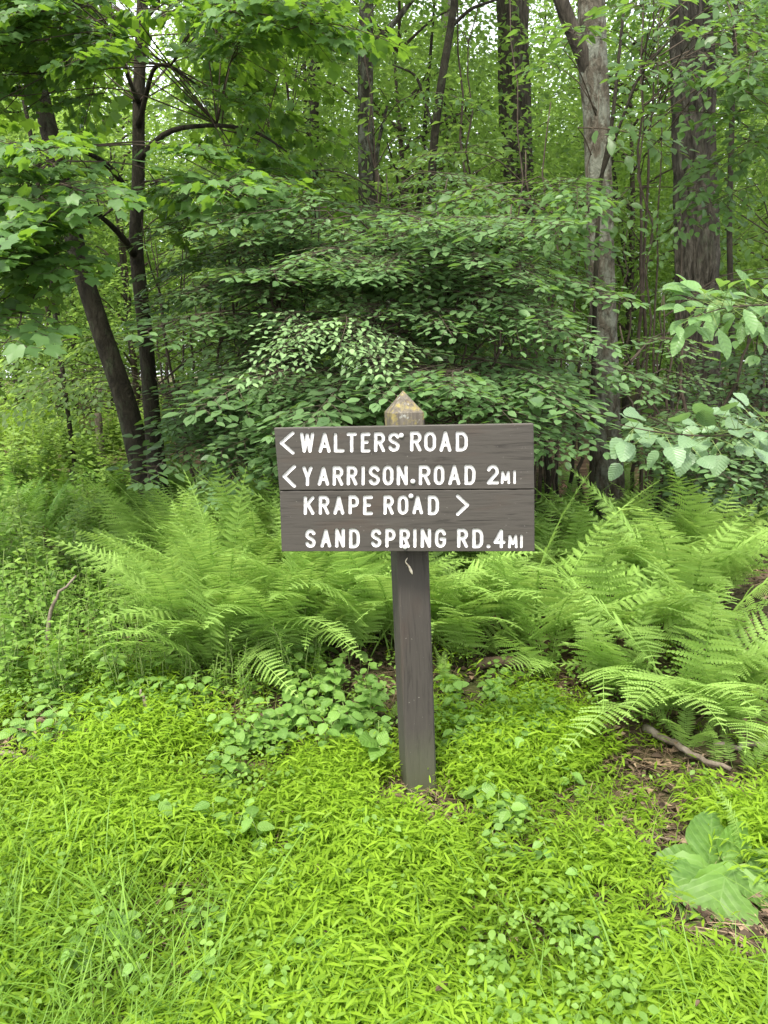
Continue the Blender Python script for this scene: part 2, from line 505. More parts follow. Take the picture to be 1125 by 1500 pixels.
# strokes on the centreline box 0..1 x 0..1 (y up)
GLYPH = {
    'W': [[(0, 1), (0.24, 0), (0.5, 0.95), (0.76, 0), (1, 1)]],
    'A': [[(0, 0), (0.5, 1), (1, 0)], [(0.2, 0.3), (0.8, 0.3)]],
    'L': [[(0, 1), (0, 0), (1, 0)]],
    'T': [[(0, 1), (1, 1)], [(0.5, 1), (0.5, 0)]],
    'E': [[(1, 1), (0, 1), (0, 0), (1, 0)], [(0, 0.52), (0.7, 0.52)]],
    'R': [[(0, 0), (0, 1)] + [(0.5, 1)] + arc(0.55, 0.75, 0.45, 0.25, 90, -90) + [(0, 0.5)], [(0.5, 0.5), (1, 0)]],
    'P': [[(0, 0), (0, 1)] + [(0.5, 1)] + arc(0.55, 0.72, 0.45, 0.28, 90, -90) + [(0, 0.44)]],
    'S': [arc(0.5, 0.75, 0.5, 0.25, 20, 200, 10) + [(0.28, 0.55), (0.72, 0.45)] + arc(0.5, 0.25, 0.5, 0.25, 20, -160, 10)],
    'O': [arc(0.5, 0.7, 0.5, 0.3, 0, 180, 10) + arc(0.5, 0.3, 0.5, 0.3, 180, 360, 10) + [(1, 0.7)]],
    'D': [[(0, 0), (0, 1), (0.45, 1)] + arc(0.45, 0.65, 0.55, 0.35, 80, 0, 6) + arc(0.45, 0.35, 0.55, 0.35, 0, -80, 6) + [(0.45, 0), (0, 0)]],
    'Y': [[(0, 1), (0.5, 0.45), (1, 1)], [(0.5, 0.45), (0.5, 0)]],
    'I': [[(0.5, 1), (0.5, 0)]],
    'N': [[(0, 0), (0, 1), (1, 0), (1, 1)]],
    'K': [[(0, 1), (0, 0)], [(1, 1), (0.05, 0.45)], [(0.35, 0.6), (1, 0)]],
    'G': [arc(0.5, 0.7, 0.5, 0.3, 15, 180, 9) + arc(0.5, 0.3, 0.5, 0.3, 180, 355, 10) + [(1, 0.45), (0.6, 0.45)]],
    'M': [[(0, 0), (0.06, 1), (0.5, 0.3), (0.94, 1), (1, 0)]],
    '2': [arc(0.5, 0.72, 0.5, 0.28, 165, -35, 10) + [(0, 0), (1, 0)]],
    '4': [[(0.72, 0), (0.72, 1), (0, 0.28), (1, 0.28)]],
    '.': [[(0.5, 0.5), (0.5, 0.51)]],
    '<': [[(1, 1), (0, 0.5), (1, 0)]],
    '>': [[(0, 1), (1, 0.5), (0, 0)]],
}
# ink extents measured on the photograph (two crops A and B): char, x0, x1, y0, y1
LET_A = [('<', 80, 200, 118, 305), ('W', 243, 358, 128, 290), ('A', 393, 490, 128, 290), ('L', 515, 602, 130, 288), ('T', 618, 700, 128, 288), ('E', 732, 810, 128, 288), ('R', 838, 928, 125, 285), ('S', 952, 1045, 128, 282),
         ('<', 102, 212, 388, 572), ('Y', 262, 345, 400, 558), ('A', 385, 478, 402, 555), ('R', 505, 592, 398, 555), ('R', 618, 705, 395, 553), ('I', 737, 765, 395, 553), ('S', 795, 885, 393, 553), ('O', 907, 995, 393, 552), ('N', 1020, 1110, 392, 552),
         ('K', 272, 360, 640, 790), ('R', 393, 480, 635, 788), ('A', 512, 600, 640, 788), ('P', 632, 718, 632, 785), ('E', 750, 830, 635, 792), ('R', 913, 998, 632, 788),
         ('S', 285, 370, 905, 1055), ('A', 408, 495, 905, 1052), ('N', 525, 605, 900, 1052), ('D', 637, 725, 900, 1058), ('S', 813, 898, 902, 1052), ('P', 928, 1012, 900, 1052)]
LET_B = [('R', 85, 178, 118, 280), ('O', 198, 295, 120, 280), ('A', 322, 418, 115, 282), ('D', 452, 550, 120, 280),
         ('R', 155, 250, 390, 552), ('O', 275, 362, 390, 550), ('A', 392, 490, 388, 550), ('D', 522, 612, 388, 550), ('2', 703, 800, 386, 545), ('M', 815, 890, 438, 542), ('I', 912, 940, 432, 542),
         ('O', -15, 72, 632, 788), ('A', 103, 190, 635, 785), ('D', 228, 318, 632, 792), ('>', 455, 560, 625, 798),
         ('R', 0, 85, 900, 1055), ('I', 110, 138, 900, 1055), ('N', 170, 255, 900, 1055), ('G', 285, 375, 900, 1055), ('R', 463, 552, 900, 1055), ('D', 585, 675, 900, 1058), ('.', 700, 732, 1025, 1058), ('4', 757, 852, 905, 1058), ('M', 873, 950, 950, 1058), ('I', 967, 995, 950, 1058)]
BOLTS = [(15, 153), (108, 522), (93, 640), (45, 1048)]
ZK = 205.0 / 1125.0

def build_sign():
    rnd = random.Random(4)
    base = gp(616, 1158)
    root = thing('wooden_trail_sign', 'grey-brown wooden sign with white routed road names on a pointed post', 'sign', base)
    inv = Matrix.Translation(-base)
    yaw = math.radians(2.0)
    nrm = Vector((math.sin(yaw), -math.cos(yaw), 0.0))
    P0 = at(592, 715, base.y - 0.11)
    def onplane(px, py):
        d = ray(px, py)
        return CAM_LOC + d * ((P0 - CAM_LOC).dot(nrm) / d.dot(nrm)) - base
    mb = painted_wood('sign_board_wood', 'x')
    ends = plain_mat('worn_and_lit_edge', [(0.3, (0.06, 0.055, 0.045)), (0.6, (0.11, 0.1, 0.085)), (0.75, (0.22, 0.2, 0.17))], 25, 0.85, 0.3)  # chipped left ends; on the upper plank's top, painted light along the edge
    TH = 0.04
    org = onplane(592, 715)
    # every stroke of every letter, in photo pixels, for cutting the boards
    STROKES = []
    for lst, ox in ((LET_A, 395), (LET_B, 585)):
        for (ch, x0, x1, y0, y1) in lst:
            sw = 28 if not (ch in 'MI' and y1 - y0 < 130) else 22
            if ch == '.': sw = 32
            hw = sw / 2
            fx0, fx1, fy0, fy1 = x0 + hw, x1 - hw, y1 - hw, y0 + hw
            if ch == 'I': fx0 = fx1 = (x0 + x1) / 2
            segs = []
            for st in GLYPH[ch]:
                p = np.array([(ox + (fx0 + (fx1 - fx0) * a_) * ZK, 610 + (fy0 + (fy1 - fy0) * b_) * ZK) for a_, b_ in st])
                segs += [np.r_[p[i], p[i + 1]] for i in range(len(p) - 1)]
            STROKES.append((y0 < 590, (ox + x0 * ZK, ox + x1 * ZK, 610 + y0 * ZK, 610 + y1 * ZK), np.array(segs), hw * ZK))
    def stroke_dist(X, Y, segs):
        """distance and nearest point from pixel points to the segments"""
        best = np.full(X.shape, 1e9); nx = X.copy(); ny = Y.copy()
        for ax, ay, bx, by in segs:
            dx, dy = bx - ax, by - ay
            t = np.clip(((X - ax) * dx + (Y - ay) * dy) / max(dx * dx + dy * dy, 1e-9), 0, 1)
            qx, qy = ax + t * dx, ay + t * dy
            d = np.hypot(X - qx, Y - qy)
            m = d < best
            best = np.where(m, d, best); nx = np.where(m, qx, nx); ny = np.where(m, qy, ny)
        return best, nx, ny
    RM = np.array(CAM_R); CL = np.array(CAM_LOC); BS = np.array(base); NR = np.array(nrm); PP = np.array(P0)
    def plane_np(X, Y):
        d = np.stack([(X - PW / 2) / FPX, -(Y - PH / 2) / FPX, -np.ones_like(X)], -1) @ RM.T
        return CL + d * (((PP - CL) @ NR) / (d @ NR))[..., None] - BS
    def slab(name, quad, edge_mat, top):
        """quad: TL TR BR BL in photo pixels on the front plane; a plank with uneven edges and routed grooves"""
        q = np.array(quad, float)
        nu, nv = 470, 118
        u = np.linspace(0, 1, nu)[None, :]
        v = np.linspace(0, 1, nv)[:, None]
        X = (q[0, 0] * (1 - u) + q[1, 0] * u) * (1 - v) + (q[3, 0] * (1 - u) + q[2, 0] * u) * v
        Y = (q[0, 1] * (1 - u) + q[1, 1] * u) * (1 - v) + (q[3, 1] * (1 - u) + q[2, 1] * u) * v
        wob = np.array([[mnoise.noise(Vector((i * 0.05, k * 9.1 + top * 4, 0))) for i in range(nu)] for k in (0, 1)])
        Y = Y + wob[0][None] * 0.55 * (v < 0.5 / nv) + wob[1][None] * 0.45 * (v > 1 - 0.5 / nv)
        Z = np.zeros_like(X)
        for (tp, bb, segs, hw) in STROKES:
            if tp != top: continue
            m = (X > bb[0] - 2) & (X < bb[1] + 2) & (Y > bb[2] - 2) & (Y < bb[3] + 2)
            d, _, _ = stroke_dist(X[m], Y[m], segs)
            Z[m] = np.where(d < hw * 1.0, -0.0065, Z[m])
        edge = (np.minimum(np.minimum(u, 1 - u) * nu, np.minimum(v, 1 - v) * nv) < 0.5)
        Z = np.where(edge, -0.0025, Z)
        V = plane_np(X, Y) + Z[..., None] * NR
        B = plane_np(X, Y) - NR * TH
        i = (np.arange(nv - 1)[:, None] * nu + np.arange(nu - 1)[None]).ravel()
        T = np.concatenate([np.stack([i, i + nu, i + nu + 1], 1), np.stack([i, i + nu + 1, i + 1], 1)])
        g = Geo().add(V.reshape(-1, 3) - np.array(org), T, 0)
        rim = np.concatenate([np.arange(nu), np.arange(1, nv) * nu + nu - 1, (nv - 1) * nu + np.arange(nu - 2, -1, -1), np.arange(nv - 2, 0, -1) * nu])
        rv = V.reshape(-1, 3)[rim] - np.array(org)
        rb = B.reshape(-1, 3)[rim] - np.array(org)
        k = len(rim)
        j = np.arange(k); j2 = (j + 1) % k
        T = np.concatenate([np.stack([j, j2, j2 + k], 1), np.stack([j, j2 + k, j + k], 1)])
        g.add(np.concatenate([rv, rb]), T, 0)
        mm = np.zeros(2 * k, int); mm[(np.r_[j, j] < nu - 1)] = edge_mat; mm[(np.r_[j, j] > 2 * nu + nv - 4)] = 1
        g.M[-1] = mm
        c4 = B[[0, 0, -1, -1], [0, -1, -1, 0]] - np.array(org)
        g.add(c4, [(0, 1, 2), (0, 2, 3)], 0)
        return link(name, g.mesh(name, [mb, ends], smooth=False), root, loc=org)
    up = slab('plank', [(401.5, 627.5), (781.8, 621), (783, 716), (409.3, 718.2)], 1, True)
    lo = slab('plank', [(409.6, 719.6), (783, 717.4), (783.4, 807.8), (412.6, 808)], 0, False)
    mw = white_paint()
    # letters: painted troughs lying in the grooves
    for (tp, bb, segs, hw) in STROKES:
        st = 0.34
        xs = np.arange(bb[0] - 1.2, bb[1] + 1.2, st); ys = np.arange(bb[2] - 1.2, bb[3] + 1.2, st)
        X, Y = np.meshgrid(xs, ys)
        hv = hw * np.array([[1 + 0.09 * mnoise.noise(Vector((x * 0.22, y * 0.22, 3.3))) for x in xs] for y in ys])
        d, qx, qy = stroke_dist(X, Y, segs)
        out = (d > hv) & (d < hv + st * 1.5)
        k = np.where(out, hv / np.maximum(d, 1e-6), 1.0)
        X, Y = qx + (X - qx) * k, qy + (Y - qy) * k
        dd = np.where(out, hv, d)
        Z = np.where(dd >= hv, 0.0004, -0.0034 * np.sqrt(np.clip(1 - (dd / hv) ** 2, 0, 1)) ** 0.8 - 0.0002)
        ok = d < hv + st * 1.5
        ny_, nx_ = X.shape
        i = (np.arange(ny_ - 1)[:, None] * nx_ + np.arange(nx_ - 1)[None]).ravel()
        T = np.concatenate([np.stack([i, i + nx_, i + nx_ + 1], 1), np.stack([i, i + nx_ + 1, i + 1], 1)])
        okf = ok.ravel()
        T = T[okf[T].all(1)]
        T = T[~out.ravel()[T].all(1)]
        use, invx = np.unique(T, return_inverse=True)
        V = (plane_np(X, Y) + Z[..., None] * NR).reshape(-1, 3)[use]
        c0 = V.mean(0)
        b_ = up if tp else lo
        o = link('letter', Geo().add(V - c0, invx.reshape(-1, 3)).mesh('letter', [mw]), b_)
        o.location = Vector(c0) - b_.location
    # carriage bolts: low domes, painted over white
    for (x, y) in BOLTS:
        c = onplane(585 + x * ZK, 610 + y * ZK)
        V, T = [], []
        R_ = 0.0082
        for r, z in ((1, 0.0), (1, 0.002), (0.8, 0.0042), (0.45, 0.0056)):
            for j in range(14):
                t = j * 2 * math.pi / 14
                V.append(Vector((math.cos(t) * R_ * r, 0, math.sin(t) * R_ * r)) + nrm * (z + 0.001))
        V.append(nrm * 0.007)
        for i in range(3):
            for j in range(14):
                j2 = (j + 1) % 14
                T += [(i * 14 + j, i * 14 + j2, i * 14 + 14 + j2), (i * 14 + j, i * 14 + 14 + j2, i * 14 + 14 + j)]
        T += [(42 + j, 42 + (j + 1) % 14, 56) for j in range(14)]
        b_ = up if y < 590 else lo
        o = link('bolt', Geo().add([tuple(v) for v in V], T).mesh('bolt', [mw]), b_)
        o.location = c - b_.location
    # post: square, eased corners, four-sided point; leans a little left
    axis_b = Vector((0, 0, 0))
    py_ = base.y
    topw = at(593.5, 572, py_ + 0.02) - base
    shoulder = 1.0 - 0.075 / topw.length
    ha = 0.0575
    ya = math.radians(12.5)
    ex = Vector((math.cos(ya), math.sin(ya), 0))
    ey = Vector((-math.sin(ya), math.cos(ya), 0))
    ch_ = 0.007
    ring = [(-ha + ch_, -ha), (ha - ch_, -ha), (ha, -ha + ch_), (ha, ha - ch_), (ha - ch_, ha), (-ha + ch_, ha), (-ha, ha - ch_), (-ha, -ha + ch_)]
    V, T = [], []
    lv = [-0.12] + [shoulder * i / 14 for i in range(15)]
    for f in lv:
        for (a, b) in ring:
            k_ = 1 + 0.012 * mnoise.noise(Vector((a * 9, b * 9, f * 5)))
            V.append(topw * f + ex * a * k_ + ey * (b * k_ + 0.03))
    n_ = len(lv)
    for i in range(n_ - 1):
        for j in range(8):
            j2 = (j + 1) % 8
            T += [(i * 8 + j, i * 8 + j2, i * 8 + 8 + j2), (i * 8 + j, i * 8 + 8 + j2, i * 8 + 8 + j)]
    # raised flat lip then the point
    V.append(topw + ey * 0.03)
    a0 = (n_ - 1) * 8
    for j in range(8):
        T.append((a0 + j, a0 + (j + 1) % 8, len(V) - 1))
    mp_ = painted_wood('sign_post_wood', 'z', (0.046, 0.040, 0.034), (0, (topw * shoulder).z - 0.075))
    post = link('post', Geo().add([tuple(v) for v in V], T).mesh('post', [mp_], smooth=False), root)
    # bird streak and sap scar just under the boards
    streak = []
    fr = topw * 0.0
    pl_n = -ey
    def onpost(px, py):
        d = ray(px, py)
        q0 = base + ey * 0.03 - ey * (ha + 0.0012)
        up_ = topw.normalized()
        nn = ex.cross(up_).normalized()
        return CAM_LOC + d * ((q0 - CAM_LOC).dot(nn) / d.dot(nn)) - base
    pts = [onpost(x, y) for x, y in ((597, 817), (593, 823), (599, 829), (602, 836), (604, 841))]
    P, R = resample([tuple(p) for p in pts], [0.0015, 0.002, 0.003, 0.006, 0.002], 12)
    V, T = tube(P, R, 6)
    link('resin_streak', Geo().add(V, T).mesh('resin_streak', [plain_mat('dried_resin', [(0.35, (0.3, 0.2, 0.1)), (0.6, (0.7, 0.62, 0.5))], 60, 0.6, 0)]), post)
build_sign()

# ------------------------------------------------------------------ leaf templates: base at origin, tip at +X, upper side +Z, unit length
def T_ovate(w=0.5, xs=(0.16, 0.42, 0.74), ws=(0.7, 1.0, 0.62), fold=0.10, droop=0.16, wave=0.0):
    V = [(0, 0, 0)]
    for i, (x, k) in enumerate(zip(xs, ws)):
        z = -droop * x * x
        e = z + fold * w * k + wave * (1 if i % 2 else -1)
        V += [(x, 0, z), (x + 0.04, w / 2 * k, e), (x + 0.04, -w / 2 * k, e)]
    V.append((1, 0, -droop))
    T = [(0, 1, 2), (0, 3, 1)]
    n = len(xs)
    for i in range(n - 1):
        a = 1 + 3 * i
        T += [(a, a + 3, a + 4), (a, a + 4, a + 1), (a, a + 2, a + 5), (a, a + 5, a + 3)]
    a = 1 + 3 * (n - 1)
    T += [(a, len(V) - 1, a + 1), (a, a + 2, len(V) - 1)]
    return np.array(V, float), np.array(T)

def T_lite(w=0.55, fold=0.12):
    return (np.array([(0, 0, 0), (0.5, w / 2, fold), (0.5, -w / 2, fold), (1, 0, -0.08)], float),
            np.array([(0, 3, 1), (0, 2, 3)]))

def T_maple(w=1.0):
    half = [(-0.03, 0.12), (-0.06, 0.26), (0.06, 0.40), (0.22, 0.42), (0.40, 0.47), (0.62, 0.52), (0.60, 0.36), (0.66, 0.24), (0.80, 0.16)]
    out = [(0.05, 0)] + half + [(1.0, 0)] + [(x, -y) for x, y in reversed(half)]
    V = [(0.36, 0, -0.04)] + [(x, y * w, 0.05 * abs(y) - 0.16 * x * x - 0.22 * y * y + 0.02 * math.sin(9 * y + 5 * x)) for x, y in out]
    n = len(out)
    return np.array(V, float), np.array([(0, 1 + i, 1 + (i + 1) % n) for i in range(n)])[:, [0, 2, 1]]

def T_blade(w=0.12, seg=3, droop=0.35, prof=(0.55, 1.0, 0.8)):
    V, T = [], []
    for i in range(seg):
        x = i / seg
        V += [(x, w / 2 * prof[i], -droop * x * x), (x, -w / 2 * prof[i], -droop * x * x)]
    V.append((1, 0, -droop))
    for i in range(seg - 1):
        a = 2 * i
        T += [(a, a + 1, a + 3), (a, a + 3, a + 2)]
    a = 2 * (seg - 1)
    T.append((a, a + 1, a + 2))
    return np.array(V, float), np.array(T)

def T_round(w=0.85, n=26, tooth=0.05, pleat=0.03, droop=0.2, heart=0.0, wave=0.0, seed=0, rings=(0.3, 0.6, 0.84, 1.0)):
    """broad toothed leaf: rings round the midrib, folded along it, pleated along its side veins"""
    r = random.Random(seed)
    tw = r.uniform(-0.25, 0.25)
    ang = [math.pi * (1 - 2 * (i + 0.5) / n) for i in range(n)]
    def surf(x, y):
        return -droop * x * x + 0.16 * abs(y) ** 1.3 + tw * x * y
    V = [(0.5, 0, surf(0.5, 0))]
    for k in rings:
        for i, a in enumerate(ang):
            rr = k * (1 + (tooth * (1 if i % 2 else -1) if k == 1.0 else 0))
            x = 0.5 + 0.5 * math.cos(a) * rr
            y = w / 2 * math.sin(a) * rr * (1.0 - 0.28 * math.cos(a))
            if abs(a) > 2.6: x -= heart * k * (abs(a) - 2.6)
            if abs(a) < 0.5: x += 0.05 * k
            V.append((x, y, surf(x, y) + pleat * 0.4 * (1 if i % 2 else -1) * k * k + wave * math.sin(i * 6.2832 * 4 / n + seed) * k ** 3))
    T = [(0, 1 + (i + 1) % n, 1 + i) for i in range(n)]
    for q in range(len(rings) - 1):
        o = 1 + q * n
        for i in range(n):
            j = (i + 1) % n
            T += [(o + i, o + j, o + n + j), (o + i, o + n + j, o + n + i)]
    return np.array(V, float), np.array(T)

OV = T_ovate(0.56)
OV_FLAT = T_ovate(0.52, fold=0.06, droop=0.10)
OV_LONG = T_ovate(0.42, fold=0.08, droop=0.25)
LITE = T_lite()
MAPLE = T_maple()

# ------------------------------------------------------------------ leafy sprays (shared meshes): axis along +X, flat in XY
def rand_up(rng, n, j):
    return norm(np.c_[rng.normal(0, j, n), rng.normal(0, j, n), np.ones(n)])

def make_spray(seed, L, leaf, tmpl, mats, pairs=7, lpt=6, sub=0.5, jit=0.22, droop=0.28, wood=0.004, ang=50):
    """alternate twigs in a plane, leaves alternate along every twig"""
    rng = np.random.default_rng(seed)
    g = Geo()
    n = 10
    t = np.linspace(0, 1, n)
    ax = np.c_[t * L, 0.05 * L * np.sin(t * 3 + rng.uniform(0, 6)), -droop * L * t ** 2]
    g.add(*tube(ax, np.linspace(wood, wood * 0.3, n), 4, caps=False), mat=0)
    D, O, S, U = [], [], [], []
    side = 1
    for i in range(pairs * 2):
        f = 0.10 + 0.86 * i / (pairs * 2)
        b = np.array([np.interp(f, t, ax[:, k]) for k in range(3)])
        side = -side
        ll = L * sub * (1 - 0.75 * f) * rng.uniform(0.75, 1.15)
        a = math.radians(rng.normal(ang, 7)) * side
        d = np.array([math.cos(a), math.sin(a), rng.normal(-0.05, 0.08)])
        m = 5
        s = np.linspace(0, 1, m)
        tw = b + np.outer(s * ll, d) + np.c_[np.zeros(m), np.zeros(m), -0.22 * ll * s ** 2]
        g.add(*tube(tw, np.linspace(wood * 0.5, wood * 0.2, m), 3, caps=False), mat=0)
        k = max(2, int(round(lpt * (0.45 + 0.55 * ll / (L * sub)))))
        for q in range(k):
            ff = (q + 0.7) / k
            p = np.array([np.interp(ff, s, tw[:, c]) for c in range(3)])
            aa = a + math.radians(rng.normal(48, 10)) * (1 if q % 2 else -1) * (0.25 if q == k - 1 else 1)
            O.append(p)
            D.append([math.cos(aa), math.sin(aa), rng.normal(-0.25, 0.18) * (0.5 if droop < 0.2 else 1)])
            S.append(leaf * rng.uniform(0.7, 1.15) * (1 - 0.25 * abs(ff - 0.6)))
    for q in range(3):
        O.append(ax[-1])
        aa = rng.normal(0, 0.5)
        D.append([math.cos(aa), math.sin(aa), -0.3])
        S.append(leaf * rng.uniform(0.7, 1.05))
    O, D, S = np.array(O), np.array(D), np.array(S)
    tw = g.mesh('twigs', mats[:1])
    FM = frames(D, rand_up(rng, len(O), jit), S)
    g.inst(tmpl, FM, O, rng.uniform(0, 1, len(O)), mat=1)
    me = g.mesh('leaf_spray', mats)
    LEAVES[me.name] = (tw, FM, O)
    return me

def make_maple_spray(seed, L, leaf, mats, n_nodes=7, jit=0.35):
    rng = np.random.default_rng(seed)
    g = Geo()
    n = 9
    t = np.linspace(0, 1, n)
    ax = np.c_[t * L, 0.06 * L * np.sin(t * 4 + rng.uniform(0, 6)), -0.2 * L * t ** 2]
    g.add(*tube(ax, np.linspace(0.006, 0.002, n), 4, caps=False))
    D, O, S = [], [], []
    def node(b, a0, scale):
        for sd in (-1, 1):
            a = a0 + sd * math.radians(rng.normal(58, 14))
            pl = leaf * rng.uniform(0.5, 0.9) * scale
            e = b + pl * np.array([math.cos(a), math.sin(a), rng.normal(0.05, 0.15)])
            g.add(*tube(np.array([b, e]), [0.0012, 0.001], 3, caps=False))
            O.append(e)
            D.append([math.cos(a), math.sin(a), rng.normal(-0.35, 0.25)])
            S.append(leaf * scale * rng.uniform(0.7, 1.15))
    side = 1
    for i in range(n_nodes):
        f = 0.12 + 0.88 * i / (n_nodes - 1)
        b = np.array([np.interp(f, t, ax[:, k]) for k in range(3)])
        node(b, 0, 1)
        if i < n_nodes - 1:
            for side in (-1, 1):
                ll = L * 0.42 * (1 - 0.6 * f) * rng.uniform(0.7, 1.2)
                a = side * math.radians(rng.normal(50, 8))
                e = b + ll * np.array([math.cos(a), math.sin(a), rng.normal(-0.1, 0.12)])
                g.add(*tube(np.array([b, (b + e) / 2 + [0, 0, 0.02], e]), [0.003, 0.002, 0.0015], 3, caps=False))
                node((b + e) / 2, a, 0.85)
                node(e, a, 1)
                O.append(e); D.append([math.cos(a), math.sin(a), -0.3]); S.append(leaf * rng.uniform(0.8, 1.2))
    O, D, S = np.array(O), np.array(D), np.array(S)
    tw = g.mesh('twigs', mats[:1])
    FM = frames(D, rand_up(rng, len(O), jit), S)
    g.inst(MAPLE, FM, O, rng.uniform(0, 1, len(O)), mat=1)
    me = g.mesh('leaf_spray', mats)
    LEAVES[me.name] = (tw, FM, O)
    return me

LEAVES = {}
BUDGET = {'maple': 300, 'pale': 300}
SPR = {
    'beech': [make_spray(100 + i, 0.85, (0.074, 0.086, 0.066, 0.08)[i % 4], OV_FLAT, [M['twig'], M['beech']], 8, 6, jit=0.25, droop=0.14) for i in range(8)],
    'pale': [make_spray(130 + i, 0.72, 0.062, OV_FLAT, [M['twig'], M['beech_lit']], 8, 6) for i in range(3)],
    'sapling': [make_spray(150 + i, 0.8, 0.095, OV, [M['twig'], M['sapling']], 6, 5, jit=0.35) for i in range(6)],
    'canopy': [make_spray(170 + i, 1.0, 0.10, OV, [M['twig'], M['canopy']], 6, 6, jit=0.45) for i in range(5)],
    'maple': [make_maple_spray(190 + i, 0.72, 0.088, [M['twig'], M['maple']]) for i in range(7)],
}

ONE_LEAF = {k: [Geo().add(t[0], t[1], 0, (i + 0.5) / 5).mesh('leaf', [M[m_]]) for i in range(5)] for k, t, m_ in (('maple', MAPLE, 'maple'), ('pale', OV_FLAT, 'beech_lit'))}
def orient(d, up=(0, 0, 1), s=1.0):
    d = Vector(d).normalized()
    y = Vector(up).cross(d).normalized()
    z = d.cross(y)
    m = Matrix((d * s, y * s, z * s)).transposed()
    return m.to_4x4()

def limb_mesh(P, r0, r1, mat, sides=5, n=12):
    Q, R = resample(P, np.linspace(r0, r1, len(P)), n)
    return Geo().add(*tube(Q, R, sides)).mesh('branch', [mat])

CLEAR = [(150, 260, -60, 200, .9), (150, 262, 200, 320, .7), (95, 285, 320, 720, 1.0), (20, 115, 20, 210, .75), (475, 595, -60, 300, .93), (595, 695, -60, 260, .88), (690, 815, -60, 255, .93),
         (815, 955, 330, 735, 1.0), (810, 950, 40, 330, .9), (935, 1100, 90, 600, .84), (345, 425, 40, 185, .75), (436, 484, 60, 260, .7)]
CORE = [(862, 912, 330, 735), (1000, 1035, 330, 520), (105, 240, 420, 700), (188, 222, 0, 700), (528, 548, 0, 290), (732, 775, 0, 240)]
def project(p):
    q = CAM_R.transposed() @ (Vector(p) - CAM_LOC)
    return PW / 2 - FPX * q.x / q.z, PH / 2 + FPX * q.y / q.z

def leafy_branch(root, S, A, kind, rng, scale=1.0, r=0.009, face=0.5, bark=None):
    """a limb from the stem point S to A carrying a spray at its end (and one halfway when long)"""
    o0 = root.matrix_world.translation if False else Vector(root.location)
    S, A = Vector(S), Vector(A)
    h0 = Vector((A.x - S.x, A.y - S.y, 0))
    qx, qy = project(A + (h0.normalized() if h0.length > 1e-3 else Vector((0, -1, 0))) * 0.2 + Vector((0, -0.25, -0.05)))
    for (cx0, cx1, cy0, cy1, pr) in CLEAR:
        if cx0 < qx < cx1 and cy0 < qy < cy1 and rng.random() < pr:
            return None
    mid = S.lerp(A, 0.55) + Vector((0, 0, 0.12 * (A - S).length))
    limb = link('branch', limb_mesh([S - o0, mid - o0, A - o0], r, r * 0.45, bark or M['twig'], 5, 9), root)
    h = A - S
    hd = Vector((h.x, h.y, 0))
    hd = hd.normalized() if hd.length > 1e-3 else Vector((0, -1, 0))
    def put(p, sc, wob):
        flat = 0.45 if kind == 'beech' else 1.0
        d = Vector((hd.x + rng.normal(0, 0.5), hd.y + rng.normal(0, 0.4) - face, (rng.normal(-0.12, 0.15) - 0.15 * face) * flat - 0.04))
        up = Vector((rng.normal(0, 0.2) * flat, -(0.6 if kind == 'beech' else 0.45) * face + rng.normal(0, 0.2) * flat, 1.0))
        for _ in range(5):
            hit = False
            for f_ in (0.25, 0.6, 0.95):
                qx, qy = project(p + d.normalized() * (0.7 * scale * sc * f_))
                hit = hit or any(c0 < qx < c1 and c2 < qy < c3 for c0, c1, c2, c3 in CORE)
            if not hit: break
            d = Vector((hd.x + rng.normal(0, 0.9), hd.y + rng.normal(0, 0.5) - face, d.z))
        if hit and p.y < 7.0 and rng.random() < 0.85: return
        ms = SPR[kind]
        m = Matrix.Translation(p - o0) @ orient(d, up, scale * sc * rng.uniform(0.8, 1.2))
        me = ms[int(rng.integers(len(ms)))]
        tw, FM, O = LEAVES[me.name]
        if BUDGET.get(kind, 0) >= len(O):
            BUDGET[kind] -= len(O)
            link('twig', tw, limb, mat=m)
            for F, o_ in zip(FM, O):
                lm = Matrix(F.tolist()).to_4x4()
                lm.translation = Vector(o_)
                link('leaf', ONE_LEAF[kind][int(rng.integers(5))], limb, mat=m @ lm)
        else:
            sp = link('leaf_spray', me, limb, mat=m)
            sp['kind'] = 'stuff'
    put(A, 1.0, 0)
    if h.length > 0.7:
        put(S.lerp(A, 0.6) + Vector((0, 0, 0.1)), 0.85, 1)
    return limb

def stem_mesh(name, P, R, mat, sides=7, n=18, wob=0.0, seed=0):
    Q, r = resample(P, R, n)
    rng = np.random.default_rng(seed)
    Q[1:-1] += rng.normal(0, wob, (n - 2, 3)) * np.array([1, 1, 0.2])
    return Geo().add(*tube(Q, r, sides)).mesh(name, [mat])

